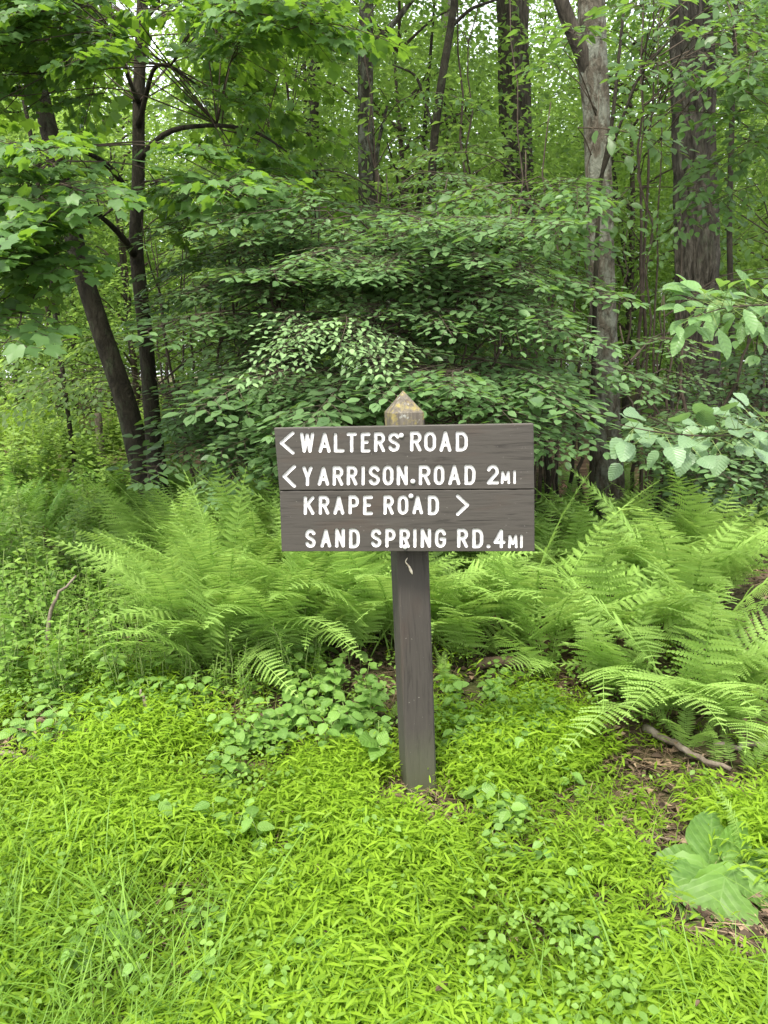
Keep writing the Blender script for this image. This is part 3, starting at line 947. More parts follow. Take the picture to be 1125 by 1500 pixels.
LAYER = 0.27
def shrub(name, label, cat, foot, boxes, kind, seed, stems=3, group=None, scale=1.0, face=0.5, hmax=3.0, bark='twig', rad=0.018):
    """foot: (x, y). boxes: (px0, px1, py0, py1, Y0, Y1, n) regions of the photograph its sprays reach into"""
    rng = np.random.default_rng(seed)
    fx, fy = foot
    base = Vector((fx, fy, hz(fx, fy)))
    root = thing(name, label, cat, base, group)
    tops = []
    for i in range(stems):
        tx = rng.normal(0, 0.28) if stems > 1 else rng.normal(0, 0.08)
        ty = rng.normal(-0.1, 0.25) if stems > 1 else rng.normal(0, 0.08)
        hh = hmax * rng.uniform(0.8, 1.05)
        P = np.array([[tx * 0.15, ty * 0.15, -0.08], [tx * 0.4, ty * 0.4, hh * 0.4], [tx, ty, hh]])
        tops.append(P)
        link('stem', stem_mesh('stem', P, [rad, rad * 0.75, rad * 0.25], M[bark], 6, 14, 0.022, seed + i), root)
    for (x0, x1, y0, y1, Y0, Y1, n) in boxes:
        for _ in range(n):
            A = at(rng.uniform(x0, x1), rng.uniform(y0, y1), rng.uniform(Y0, Y1))
            if kind == 'beech':
                A.z = (round(A.z / LAYER + seed * 0.37) - seed * 0.37) * LAYER + rng.normal(0, 0.03)
            if A.z < hz(A.x, A.y) + 0.15: A.z = hz(A.x, A.y) + 0.15 + rng.uniform(0, 0.3)
            P = tops[int(rng.integers(stems))]
            sz = min(max(A.z - base.z - 0.12 - 0.2 * rng.random(), 0.1), P[-1][2] - 0.05)
            S = Vector([float(np.interp(sz, P[:, 2], P[:, k])) for k in range(3)]) + base
            leafy_branch(root, S, A, kind, rng, scale, 0.0045 + rad * 0.12, face)
    return root

# ------------------------------------------------------------------ trunks
def bark_disp(k, kz, amp, seed, flare=0.0, hb=0.0):
    def f(n, sides, P, th):
        out = np.ones((n, sides))
        for i in range(n):
            z = P[i, 2]
            for j in range(sides):
                c, s = math.cos(th[j]), math.sin(th[j])
                v = mnoise.noise(Vector((c * k + seed, s * k, z * kz)))
                v2 = mnoise.noise(Vector((c * k * 2.1 + seed, s * k * 2.1, z * kz * 1.9 + 7)))
                w = mnoise.noise(Vector((c * 0.8, s * 0.8 + seed, z * 0.5)))
                out[i, j] += amp * (min(abs(v) * 3.2, 1.0) - 0.75 + abs(v2) * 0.7) + 0.06 * w
            if flare:
                e = math.exp(-max(z - hb, 0) / 0.22)
                for j in range(sides):
                    out[i, j] += flare * e * (0.7 + 0.5 * math.sin(3 * th[j] + seed))
        return out
    return f

def px_path(pts, wpx):
    """photo points (px, py, Y) and widths in photo pixels -> world points, radii"""
    P = [at(*p) for p in pts]
    R = [w / 2 * pxsize(p) for w, p in zip(wpx, P)]
    return P, R

CROWNS = []
def make_crown(seed, rx, rz, clumps, per, leaf, mats, limbs=9, tmpl=None, spread=0.55):
    """leaf clumps on limbs through an uneven crown volume; origin at the crown's bottom centre"""
    rng = np.random.default_rng(seed)
    g = Geo()
    g.add(*tube(np.array([[0, 0, -0.1], [0.05, 0.05, rz], [0, 0.1, rz * 1.7]]), [0.06, 0.035, 0.012], 5), mat=0)
    O, D, S, K = [], [], [], []
    for c in range(clumps):
        u = rng.uniform(0, 1) ** 0.8
        z = rz * 2 * u
        prof = math.sqrt(max(0.03, 1 - ((u - 0.42) / 0.62) ** 2))
        a = rng.uniform(0, 2 * math.pi)
        rr = rx * prof * math.sqrt(rng.uniform(0.05, 1)) * rng.uniform(0.75, 1.15)
        ctr = np.array([rr * math.cos(a), rr * math.sin(a), z])
        if c < limbs * 3 and c % 3 == 0 or rng.random() < 0.12:
            b = np.array([0, 0, max(0, z - 0.45 * rr)])
            Q, R_ = resample([b, (b + ctr) / 2 + [0, 0, 0.1 * rr], ctr], [0.022, 0.013, 0.006], 7)
            g.add(*tube(Q, R_, 4, caps=False), mat=0)
        m = int(per * rng.uniform(0.6, 1.4))
        flat = np.array([spread, spread, spread * 0.28])
        p = ctr + rng.normal(0, 1, (m, 3)) * flat
        p[:, 2] -= 0.12 * ((p[:, 0] - ctr[0]) ** 2 + (p[:, 1] - ctr[1]) ** 2)
        dd = np.c_[rng.normal(0, 1, (m, 2)) + 0.6 * np.array([math.cos(a), math.sin(a)]), rng.normal(-0.3, 0.3, m)]
        O.append(p); D.append(dd)
        S.append(leaf * rng.uniform(0.65, 1.25, m))
        K.append(np.clip(rng.normal(rng.uniform(0.25, 0.8), 0.2, m), 0, 1))
    O, D, S, K = map(np.concatenate, (O, D, S, K))
    g.inst(tmpl or LITE, frames(D, rand_up(rng, len(O), 0.45), S), O, K, mat=1)
    return g.mesh('crown', mats)

CR_HIGH = [make_crown(300 + i, 2.4, 3.4, 70, 45, 0.15, [M['twig'], M['canopy']], 12, spread=0.6) for i in range(3)]
CR_TALL = [make_crown(310 + i, 2.6, 4.2, 210, 60, 0.11, [M['twig'], M['canopy']], 12, spread=0.5) for i in range(4)]
CR_LOW = [make_crown(320 + i, 1.9, 2.3, 210, 55, 0.085, [M['twig'], M['canopy']], 10, spread=0.42) for i in range(4)]

def tree(label, cat, pts, wpx, bark, ztop, crown=None, group=None, seed=0, sides=40, amp=0.035, k=3.0, kz=2.0, step=0.05, flare=0.18, name='tree', crown_z=6.5):
    P, R = px_path(pts, wpx)
    # down to the ground, then up out of the frame
    d = (P[0] - P[1]).normalized()
    if d.z < 0:
        g0 = P[0] + d * 0
        for _ in range(200):
            if g0.z < hz(g0.x, g0.y) - 0.1: break
            g0 = g0 + Vector((d.x * 0.4, d.y * 0.4, d.z)) * 0.05
        P = [g0] + P
        R = [R[0] * 1.06] + R
    base = Vector((P[0].x, P[0].y, hz(P[0].x, P[0].y)))
    root = thing(name, label, cat, base, group)
    vis_top = P[-1].z
    d = (P[-1] - P[-2]).normalized()
    top = P[-1] + Vector((d.x * 0.6, d.y * 0.6, d.z)) * ((ztop - P[-1].z) / max(d.z, 0.3))
    Pn = np.array([tuple(p - base) for p in P])
    n = max(12, int(np.linalg.norm(np.diff(Pn, axis=0), axis=1).sum() / step))
    Q, r = resample(Pn, R, n)
    disp = bark_disp(k, kz, amp, seed, flare, 0.0)
    g = Geo().add(*tube(Q, r, sides, disp))
    tr = link('trunk', g.mesh('trunk', [M[bark]]), root)
    # upper trunk
    U = np.array([tuple(P[-1] - base - d * 0.06), tuple(P[-1].lerp(top, 0.5) - base), tuple(top - base)])
    Q2, r2 = resample(U, [R[-1] * 0.99, R[-1] * 0.7, R[-1] * 0.25], 14)
    up = link('upper_trunk', Geo().add(*tube(Q2, r2, 12)).mesh('upper_trunk', [M[bark]]), root)
    if crown is not None:
        f = 0.0
        cz = max(crown_z, vis_top + 0.5)
        cp = Vector([float(np.interp(cz - base.z, U[:, 2], U[:, i])) for i in range(2)] + [cz - base.z])
        c = link('crown', crown, root, mat=Matrix.Translation(cp) @ Matrix.Rotation(seed * 1.7, 4, 'Z'))
    return root, P, R

def add_limb(root, bark, pts, wpx, n=16):
    P, R = px_path(pts, wpx)
    o = Vector(root.location)
    Q, r = resample([tuple(p - o) for p in P], R, n)
    return link('limb', Geo().add(*tube(Q, r, 8)).mesh('limb', [M[bark]]), root), P

# twin maple on the left
t_lean, _, _ = tree('leaning dark trunk on the left, the one tilting away to the upper left', 'tree',
    [(212, 700, 7.2), (185, 590, 7.2), (150, 490, 7.2), (118, 390, 7.2), (88, 260, 7.2), (60, 140, 7.2), (28, 20, 7.2), (5, -60, 7.2)], [35, 30, 28, 27, 27, 25, 22, 20],
    'bark_maple', 12, CR_HIGH[0], None, 1, 36, 0.02, 3.5, 3)
t_map, _, _ = tree('slim dark maple trunk on the left, upright, with broad lobed leaves', 'tree',
    [(231, 700, 6.9), (222, 600, 6.9), (212, 480, 6.9), (198, 360, 6.9), (203, 260, 6.9), (203, 140, 6.9), (208, 20, 6.9), (212, -60, 6.9)], [28, 23, 21, 20, 18, 17, 16, 15],
    'bark_maple', 11, CR_HIGH[1], None, 2, 32, 0.02, 3.5, 3)
for pts, w in [([(203, 185, 6.85), (225, 93, 6.6), (250, 96, 6.4), (293, 128, 6.2)], [9, 6, 5, 2]),
               ([(202, 235, 6.85), (244, 189, 6.7), (318, 182, 6.5), (378, 192, 6.3), (420, 222, 6.1)], [10, 8, 6, 5, 2]),
               ([(196, 372, 6.85), (178, 345, 6.6), (150, 318, 6.3), (90, 290, 5.8)], [12, 9, 7, 3]),
               ([(203, 150, 6.85), (186, 110, 6.7), (172, 55, 6.6), (158, -10, 6.5)], [8, 6, 5, 4]),
               ([(207, 40, 6.85), (222, 15, 6.7), (250, -30, 6.5)], [9, 7, 5]),
               ([(200, 300, 6.85), (160, 240, 6.3), (110, 215, 5.7), (40, 230, 5.0)], [11, 8, 6, 3])]:
    add_limb(t_map, 'bark_maple', pts, w)
rngm = np.random.default_rng(77)
def maple_fill(boxes, srcs, kind='maple', face=0.35, scale=1.0):
    for (x0, x1, y0, y1, Y0, Y1, n) in boxes:
        for _ in range(n):
            A = at(rngm.uniform(x0, x1), rngm.uniform(y0, y1), rngm.uniform(Y0, Y1))
            s = srcs[int(rngm.integers(len(srcs)))]
            S = at(*s)
            leafy_branch(t_map, S, A, kind, rngm, scale, 0.0065, face)
maple_fill([(-30, 130, 205, 320, 4.8, 5.8, 12), (250, 350, 225, 310, 5.4, 6.4, 5), (120, 190, 225, 300, 5.2, 6.0, 2), (-40, 60, 310, 500, 4.4, 5.3, 17)],
           [(110, 215, 5.7), (150, 318, 6.3), (60, 235, 5.4)], face=0.7)
maple_fill([(-20, 160, -60, 190, 5.2, 6.6, 18), (230, 470, -60, 130, 5.4, 6.8, 18), (300, 470, 150, 290, 6.0, 7.0, 8)],
           [(250, 96, 6.4), (172, 55, 6.6), (318, 182, 6.5)], face=0.1)

maple_fill([(40, 480, -50, 150, 7.2, 8.4, 26), (-20, 120, -50, 120, 6.8, 8.0, 8)], [(203, 150, 6.85), (207, 40, 6.85), (209, 0, 6.85)], face=0.0)

# trunks across the middle and right
t_spot, _, _ = tree('slim trunk blotched with pale lichen rising above the middle shrubs', 'tree',
    [(541, 420, 10), (538, 300, 10), (536, 200, 10), (535, 100, 10), (537, 0, 10), (538, -60, 10)], [27, 25, 24, 23, 21, 20], 'bark_lichen', 14, CR_HIGH[2], None, 3, 28, 0.03, 3, 4)
add_limb(t_spot, 'bark_lichen', [(540, 80, 10), (556, 55, 10), (585, 25, 10), (625, -30, 9.8)], [12, 10, 8, 6])
add_limb(t_spot, 'bark_lichen', [(534, 72, 10), (510, 78, 9.8), (488, 75, 9.6), (478, 60, 9.5)], [6, 5, 4, 3])
add_limb(t_spot, 'bark_lichen', [(545, 300, 10), (553, 215, 9.9), (567, 155, 9.8)], [7, 6, 4])
t_slim, _, _ = tree('thin dark trunk curving up to the right, behind the middle shrubs', 'tree',
    [(634, 420, 9), (630, 300, 9), (636, 200, 9), (648, 110, 9), (664, 20, 9), (672, -60, 9)], [14, 13, 12, 12, 11, 10], 'bark_maple', 9, CR_LOW[0], None, 4, 16, 0.02, 3, 3)
add_limb(t_slim, 'bark_maple', [(660, 40, 9), (690, 12, 8.9), (740, -5, 8.8)], [6, 5, 3])
add_limb(t_slim, 'bark_maple', [(640, 205, 9), (610, 108, 9), (575, 95, 8.9)], [4, 4, 2])
t_brown, _, _ = tree('thick brown furrowed trunk behind the shrubs, left of the pale forked trunk', 'tree',
    [(762, 420, 12), (759, 300, 12), (755, 180, 12), (752, 80, 12), (751, 0, 12), (750, -60, 12)], [48, 46, 45, 45, 44, 44], 'bark_brown', 16, CR_HIGH[0], None, 5, 96, 0.13, 3.2, 1.2)
t_fork, _, _ = tree('pale forked trunk with lichen right of the sign, splitting near the top', 'tree',
    [(893, 730, 6.6), (888, 620, 6.6), (885, 500, 6.6), (880, 380, 6.6), (877, 250, 6.6), (873, 150, 6.6), (868, 90, 6.6), (866, 0, 6.6), (868, -60, 6.6)], [42, 38, 37, 37, 38, 38, 42, 38, 36], 'bark_pale', 12, CR_HIGH[1], None, 6, 80, 0.06, 2.6, 2.6)
add_limb(t_fork, 'bark_brown', [(872, 130, 6.6), (852, 75, 6.55), (830, 25, 6.5), (808, -40, 6.45)], [26, 24, 22, 20])
t_oak, _, _ = tree('thick dark oak trunk with deep bark furrows at the right', 'tree',
    [(1024, 720, 7.6), (1023, 600, 7.6), (1022, 480, 7.6), (1020, 360, 7.6), (1018, 240, 7.6), (1015, 120, 7.6), (1013, 0, 7.6), (1012, -60, 7.6)], [62, 57, 55, 56, 56, 56, 56, 56], 'bark_oak', 15, CR_HIGH[2], None, 7, 170, 0.20, 4.2, 2.0, step=0.03)
t_back, _, _ = tree('brown trunk standing behind the big maple leaves, upper left of centre', 'tree',
    [(384, 330, 16), (384, 200, 16), (386, 80, 16), (386, -60, 16)], [32, 31, 30, 29], 'bark_brown', 17, CR_HIGH[0], None, 8, 30, 0.05, 4, 1.5)
t_thin, _, _ = tree('thin dark trunk between the maple leaves and the lichen-blotched trunk', 'tree',
    [(458, 330, 12), (460, 200, 12), (462, 90, 12), (462, -60, 12)], [15, 14, 14, 13], 'bark_maple', 13, CR_TALL[0], None, 9, 14, 0.02)
t_pb, _, _ = tree('greyish trunk half hidden directly behind the thin curving trunk', 'tree',
    [(652, 380, 18), (653, 250, 18), (654, 120, 18), (656, -40, 18)], [22, 20, 19, 18], 'bark_pale', 16, CR_TALL[1], None, 10, 16, 0.03)
t_bare, _, _ = tree('thin sapling with bare forked twigs at the far upper left', 'sapling',
    [(48, 215, 9), (36, 150, 9), (22, 105, 9), (0, 85, 9)], [7, 6, 5, 3], 'bark_maple', 5.0, None, None, 11, 8, 0.0, flare=0)
add_limb(t_bare, 'bark_maple', [(24, 115, 9), (24, 80, 9), (32, 30, 9)], [5, 4, 2])
t_sap1, _, _ = tree('slender dark sapling leaning against the front of the pale forked trunk', 'sapling',
    [(866, 735, 6.1), (868, 600, 6.1), (872, 420, 6.1), (878, 270, 6.1), (896, 190, 6.1), (905, 100, 6.1), (915, 0, 6.1)], [7, 7, 7, 6, 6, 5, 4], 'bark_maple', 4.8, None, None, 12, 10, 0.0, flare=0)
add_limb(t_sap1, 'bark_maple', [(880, 260, 6.1), (935, 110, 6), (985, 55, 5.9)], [5, 4, 2])
t_sap2, _, _ = tree('dark sapling stem to the right of the thick oak', 'sapling',
    [(1075, 690, 7.2), (1072, 500, 7.2), (1068, 330, 7.2), (1072, 180, 7.2), (1076, 50, 7.2)], [10, 9, 8, 8, 7], 'bark_maple', 6.5, None, None, 13, 10, 0.0, flare=0)

# ------------------------------------------------------------------ understory shrubs
G_SH = None
def X_at(px, Y): return at(px, 750, Y).x
shrub('understory_shrub', 'broad dark green shrub left of the sign, with its layered leaves reaching the maple', 'shrub', (X_at(400, 6.2), 6.2),
      [(300, 520, 300, 420, 5.4, 6.4, 44), (300, 440, 400, 500, 5.4, 6.6, 26)], 'beech', 21, 4, hmax=2.5)
shrub('understory_shrub', 'darkest low shrub between the maple trunks and the sign', 'shrub', (X_at(330, 6.4), 6.4),
      [(310, 440, 500, 660, 5.4, 6.4, 34), (380, 480, 540, 640, 5.0, 5.8, 14)], 'beech', 22, 4, hmax=1.6)
shrub('understory_shrub', 'shrub with one pale sunlit spray above the left end of the sign', 'shrub', (X_at(520, 5.6), 5.6),
      [(470, 620, 300, 420, 5.0, 5.8, 31), (430, 600, 520, 620, 4.6, 5.4, 31)], 'beech', 23, 3, hmax=2.4)
pale = [o for o in bpy.data.objects if o.name.startswith('understory_shrub') and o.get('label', '').startswith('shrub with one pale')][0]
rngp = np.random.default_rng(5)
for k in range(11):
    A = at(rngp.uniform(440, 600), rngp.uniform(455, 490), rngp.uniform(4.5, 4.9))
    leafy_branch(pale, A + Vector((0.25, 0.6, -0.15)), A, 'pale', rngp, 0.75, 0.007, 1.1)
shrub('understory_shrub', 'wide leafy shrub above the right half of the sign', 'shrub', (X_at(700, 5.8), 5.8),
      [(560, 720, 310, 440, 5.0, 6.0, 37), (690, 870, 340, 470, 5.0, 6.0, 37)], 'beech', 24, 4, hmax=2.4)
shrub('understory_shrub', 'leafy shrub with drooping sprays just behind the top of the post', 'shrub', (X_at(660, 5.0), 5.0),
      [(600, 760, 440, 590, 4.5, 5.3, 37), (740, 870, 470, 620, 4.7, 5.5, 27)], 'beech', 25, 3, hmax=1.9)
shrub('understory_shrub', 'mid green shrub filling the gap between the forked trunk and the oak', 'shrub', (X_at(950, 6.0), 6.0),
      [(900, 1010, 400, 620, 5.2, 6.0, 34), (840, 940, 480, 600, 5.2, 5.9, 10)], 'beech', 26, 3, hmax=2.0)
shrub('understory_shrub', 'loose upper sprays of a taller shrub above the middle of the sign', 'shrub', (X_at(600, 7.0), 7.0),
      [(430, 640, 215, 330, 6.2, 7.4, 18), (560, 700, 300, 400, 5.8, 6.8, 8)], 'beech', 51, 3, hmax=3.4)
shrub('understory_shrub', 'loose shrub crossing in front of the brown trunk, left of the forked trunk', 'shrub', (X_at(800, 6.8), 6.8),
      [(680, 840, 220, 350, 6.0, 7.2, 22), (780, 900, 350, 520, 5.4, 6.2, 12)], 'beech', 52, 3, hmax=3.3)
shrub('understory_shrub', 'loose shrub leaning out right of the maple trunks', 'shrub', (X_at(300, 6.8), 6.8),
      [(270, 340, 330, 520, 5.8, 6.8, 20), (290, 360, 540, 640, 5.6, 6.4, 8)], 'beech', 53, 3, hmax=2.6)
shrub('understory_shrub', 'leafy shrub spreading between the oak and the pale toothed branch', 'shrub', (X_at(1000, 5.8), 5.8),
      [(900, 1120, 340, 470, 5.2, 6.2, 18), (900, 1000, 520, 620, 5.0, 5.8, 10)], 'beech', 54, 3, hmax=2.3)
shrub('understory_sapling', 'tall sapling with thin leafy sprays crossing the brown and forked trunks', 'sapling', (X_at(800, 6.0), 6.0),
      [(660, 780, 190, 330, 5.6, 6.6, 12), (780, 880, 60, 330, 5.2, 6.1, 14)], 'sapling', 27, 2, hmax=4.0, rad=0.011)
shrub('understory_sapling', 'tall sapling spreading leaves over the top of the oak trunk', 'sapling', (X_at(960, 6.2), 6.2),
      [(890, 1130, -30, 110, 5.2, 6.4, 22), (900, 1010, 110, 260, 5.4, 6.4, 12)], 'sapling', 28, 2, hmax=4.6, rad=0.011)
shrub('understory_sapling', 'leafy sapling at the right edge beside the oak', 'sapling', (X_at(1110, 6.4), 6.4),
      [(1030, 1150, 120, 420, 5.6, 6.8, 24), (900, 1000, 260, 400, 5.6, 6.6, 10)], 'sapling', 29, 2, hmax=3.8, rad=0.011)
shrub('understory_shrub', 'shady low shrub under the oak at the right edge', 'shrub', (X_at(1090, 6.8), 6.8),
      [(1040, 1150, 500, 700, 6.0, 7.0, 31), (930, 1060, 640, 720, 6.0, 6.9, 14)], 'beech', 30, 3, hmax=1.6)
shrub('understory_shrub', 'yellow-green shrub seen between the two maple trunks and the dark shrub', 'shrub', (X_at(270, 9.0), 9.0),
      [(230, 400, 330, 560, 8.0, 9.5, 24), (60, 200, 420, 600, 8.0, 9.5, 14)], 'canopy', 31, 4, hmax=2.8)
shrub('understory_shrub', 'yellow-green thicket glimpsed behind the wide shrub, left of the brown trunk', 'shrub', (X_at(560, 8.6), 8.6),
      [(420, 720, 330, 480, 7.6, 9.2, 26), (420, 720, 480, 640, 7.4, 9.0, 22)], 'sapling', 41, 4, hmax=2.6, face=0.3)
shrub('understory_shrub', 'thicket behind the pale forked trunk, lit from behind', 'shrub', (X_at(880, 8.8), 8.8),
      [(760, 1000, 330, 480, 7.8, 9.4, 24), (760, 1000, 480, 660, 7.6, 9.2, 22)], 'sapling', 42, 4, hmax=2.6, face=0.3)
shrub('understory_shrub', 'thicket beyond the oak at the right edge, lit from behind', 'shrub', (X_at(1120, 9.4), 9.4),
      [(1020, 1180, 300, 480, 8.4, 10, 18), (1020, 1180, 480, 660, 8.2, 10, 16)], 'sapling', 43, 4, hmax=2.8, face=0.3)
shrub('understory_shrub', 'dim thicket behind the darkest low shrub, right of the maple trunks', 'shrub', (X_at(330, 8.0), 8.0),
      [(250, 430, 400, 640, 7.2, 8.6, 34)], 'sapling', 44, 4, hmax=2.2, face=0.3)
for i, (px, Y, bx, lb) in enumerate([(590, 9.4, (500, 660, 60, 300), 'airy young tree between the lichen-blotched trunk and the thin curving one'), (700, 9.6, (660, 800, 30, 300), 'airy young tree around the brown furrowed trunk'),
                                    (930, 9.4, (880, 1010, 40, 330), 'airy young tree in the gap between forked trunk and oak'), (420, 9.8, (330, 520, 120, 320), 'airy young tree behind the maple leaves, left of the lichen-blotched trunk'), (1110, 9.0, (1060, 1160, -20, 300), 'airy young tree at the upper right corner')]):
    shrub('young_tree', lb, 'tree', (X_at(px, Y), Y), [bx + (Y - 1.2, Y + 1.2, 26), (bx[0], bx[1], -60, 60, Y - 1.5, Y + 1, 12)], 'canopy' if i % 2 else 'sapling', 60 + i, 2, hmax=5.2, face=0.15, rad=0.025)
# thin dark stems in the shade behind the right end of the sign
for i, (x, y0, x2, y2, Y) in enumerate([(800, 735, 806, 560, 6.6), (818, 735, 812, 540, 7.0), (836, 740, 846, 560, 6.8), (848, 735, 850, 590, 7.4), (795, 730, 788, 600, 7.5), (925, 730, 930, 600, 7.2), (960, 730, 954, 590, 7.8), (1085, 720, 1092, 540, 8.0), (1060, 720, 1052, 560, 8.4)]):
    b = at(x, y0, Y); b.z = hz(b.x, b.y)
    e = at(x2, y2, Y)
    r = thing('sapling_stem', 'thin bare sapling stem in the dark shade behind the sign and trunks', 'sapling', b, 'bare stems in the shade')
    link('stem', stem_mesh('stem', [(0, 0, -0.05), tuple((e - b) * 0.5), tuple(e - b), tuple((e - b) * 1.5 + Vector((0.1, 0.1, 0)))], [0.02, 0.017, 0.014, 0.006], M['bark_maple'], 6, 14, 0.01, i), r)

# ------------------------------------------------------------------ trees deeper in the woods
def copy_tree(o, parent=None):
    c = o.copy()
    COL.objects.link(c)
    c.parent = parent
    for ch in o.children:
        copy_tree(ch, c)
    return c

def forest_tree(label, group, crown, trunk_h, rad, seed, bark, cz, name='forest_tree'):
    rng = np.random.default_rng(seed)
    r = thing(name, label, 'tree', (0, 0, 0), group)
    P = np.array([[0, 0, -0.3], [rng.normal(0, 0.1), rng.normal(0, 0.1), trunk_h * 0.4], [rng.normal(0, 0.25), rng.normal(0, 0.25), trunk_h]])
    Q, R = resample(P, [rad * 1.1, rad * 0.8, rad * 0.25], 24)
    link('trunk', Geo().add(*tube(Q, R, 10, bark_disp(3, 2, 0.05, seed))).mesh('trunk', [M[bark]]), r)
    link('crown', crown, r, loc=(float(np.interp(cz, Q[:, 2], Q[:, 0])), float(np.interp(cz, Q[:, 2], Q[:, 1])), cz))
    return r
LBL_T, GR_T = 'tall slender tree deep in the bright yellow-green woods behind', 'tall trees deep in the woods'
LBL_U, GR_U = 'low leafy young tree deep in the bright woods behind', 'young trees deep in the woods'
proto_t = [forest_tree(LBL_T, GR_T, CR_TALL[i], 12, (0.08, 0.11, 0.09, 0.13)[i], 400 + i, ('bark_brown', 'bark_maple', 'bark_lichen', 'bark_brown')[i], (3.4, 4.2, 3.0, 5.0)[i]) for i in range(4)]
proto_u = [forest_tree(LBL_U, GR_U, CR_LOW[i], 4.6, 0.05, 420 + i, 'bark_maple', (0.35, 0.7, 0.5, 0.9)[i], 'young_tree') for i in range(4)]
rngf = np.random.default_rng(12)
def place(protos, spots, used):
    for i, (x, y) in enumerate(spots):
        k = i % len(protos)
        o = protos[k] if k not in used else copy_tree(protos[k])
        used.add(k)
        o.location = (x, y, hz(x, y))
        px = project(Vector((x, y, 1.5)))[0]
        gap = [g_ for lim_, g_ in ((150, 'left of the leaning maple'), (380, 'just right of the maple trunks'), (600, 'behind the lichen-blotched trunk'), (760, 'behind the thin curving trunk'),
                                  (890, 'left of the pale forked trunk'), (1020, 'between the forked trunk and the oak'), (9999, 'right of the oak'))if px < lim_][0]
        far = 'nearer' if y < 18.5 else ('distant' if y < 32 else 'farthest')
        kind_ = 'tall slender tree' if protos is proto_t else 'low leafy young tree'
        o['label'] = '%s %s in the bright woods, %s' % (far, kind_, gap)
        o['group'] = '%ss, %s, %s' % (kind_, far, gap)
        o.rotation_euler = (rngf.normal(0, 0.03), rngf.normal(0, 0.03), rngf.uniform(0, 6.28))
        s = rngf.uniform(0.85, 1.2) if protos is proto_t else rngf.uniform(1.0, 1.65) * min(1, 0.55 + y / 40)
        o.scale = (s, s, s * rngf.uniform(0.9, 1.1))
sp = []
for Y0, n in ((17, 3), (22, 5), (28, 7), (36, 9), (46, 11)):
    for i in range(n):
        u = (i + rngf.uniform(0.15, 0.85)) / n
        y = Y0 + rngf.uniform(-1.5, 1.5)
        sp.append(((-0.62 + 1.24 * u) * y, y))
place(proto_t, sp, set())
sp = []
for Y0, n in ((12.5, 5), (16, 8), (20, 10), (26, 13), (34, 16), (44, 18)):
    for i in range(n):
        u = (i + rngf.uniform(0.1, 0.9)) / n
        y = Y0 + rngf.uniform(-1.2, 1.2)
        x = (-0.6 + 1.2 * u) * y
        if y < 17 and -0.56 < x / y < -0.42: continue          # the clearing on the far left
        sp.append((x, y))
place(proto_u, sp, set())

# ------------------------------------------------------------------ ferns
def T_pinna(lobes=9, w=0.25):
    V, T = [], []
    s = 1.0 / lobes
    for i in range(lobes):
        x = (i + 0.5) * s
        k = w / 2 * (1.0 - 0.8 * (x ** 1.6)) * (0.75 + 0.5 * min(1, i / 1.5))
        for sd in (1, -1):
            a = len(V)
            z = -0.16 * x * x
            V += [(x - 0.5 * s, 0, z), (x - 0.08 * s, sd * k, z - 0.03), (x + 0.5 * s, sd * k * 0.86, z - 0.03), (x + 0.5 * s, 0, z)]
            T += [(a, a + 2, a + 1), (a, a + 3, a + 2)] if sd > 0 else [(a, a + 1, a + 2), (a, a + 2, a + 3)]
    a = len(V)
    V += [(1 - s, w * 0.1, -0.14), (1 - s, -w * 0.1, -0.14), (1.06, 0, -0.18)]
    T += [(a, a + 1, a + 2)]
    return np.array(V, float), np.array(T)

PIN = T_pinna()
def make_frond(seed, mats, pairs=25, width=0.15, e0=72, e1=-5, stipe=0.2, side=0.0):
    """unit-length frond leaving the origin upward and arching towards +X"""
    rng = np.random.default_rng(seed)
    n = 22
    t = np.linspace(0, 1, n)
    el = np.radians(e0 + (e1 - e0) * t ** 1.25)
    dx = np.cos(el)
    dz = np.sin(el)
    P = np.c_[np.cumsum(dx) / n, side * np.sin(t * 2.2) * t, np.cumsum(dz) / n]
    P -= P[0]
    g = Geo().add(*tube(P, np.linspace(0.0045, 0.0012, n), 4, caps=False), 0, 0.95)
    tang = norm(np.gradient(P, axis=0))
    D, O, U, S = [], [], [], []
    for i in range(pairs):
        f = stipe + (1 - stipe) * (i + 0.3) / pairs
        u = i / (pairs - 1)
        L = width * (0.55 + 0.45 * min(1, u / 0.3)) * (1 - u) ** 0.75 + 0.008
        b = np.array([np.interp(f, t, P[:, k]) for k in range(3)])
        tg = norm(np.array([np.interp(f, t, tang[:, k]) for k in range(3)]))
        up = norm(np.cross(tg, np.array([0, 1, 0])) * -1)
        up = up if up[2] > 0 or up[0] < 0 else -up
        lat = np.cross(up, tg)
        for sd in (1, -1):
            d = lat * sd + tg * (0.22 + 0.35 * u + rng.normal(0, 0.07)) + up * rng.normal(0.02, 0.09)
            D.append(d); O.append(b); U.append(up + rng.normal(0, 0.16, 3)); S.append(L * rng.uniform(0.88, 1.1))
    D, O, U, S = np.array(D), np.array(O), np.array(U), np.array(S)
    sp = (1 - stipe) / pairs
    g.inst(PIN, frames(D, U, S, np.maximum(S, 0.05) * 1.0), O, np.clip(rng.normal(0.5, 0.2, len(O)), 0, 1), mat=0)
    return g.mesh('frond', mats)

FR = {}
for key, mat in (('light', 'fern'), ('dark', 'fern_shaded')):
    FR[key] = [make_frond(500 + i, [M[mat], M['stalk']], 25 + i % 4, (0.15, 0.17, 0.14, 0.16)[i % 4], 78 - 3 * (i % 5), (25, 0, 38, 10, -20, 50, 20, 5)[i], 0.16 + 0.02 * (i % 3), (-0.1, 0.08, 0.0, 0.12, -0.06, 0.04, -0.12, 0.1)[i]) for i in range(8)]

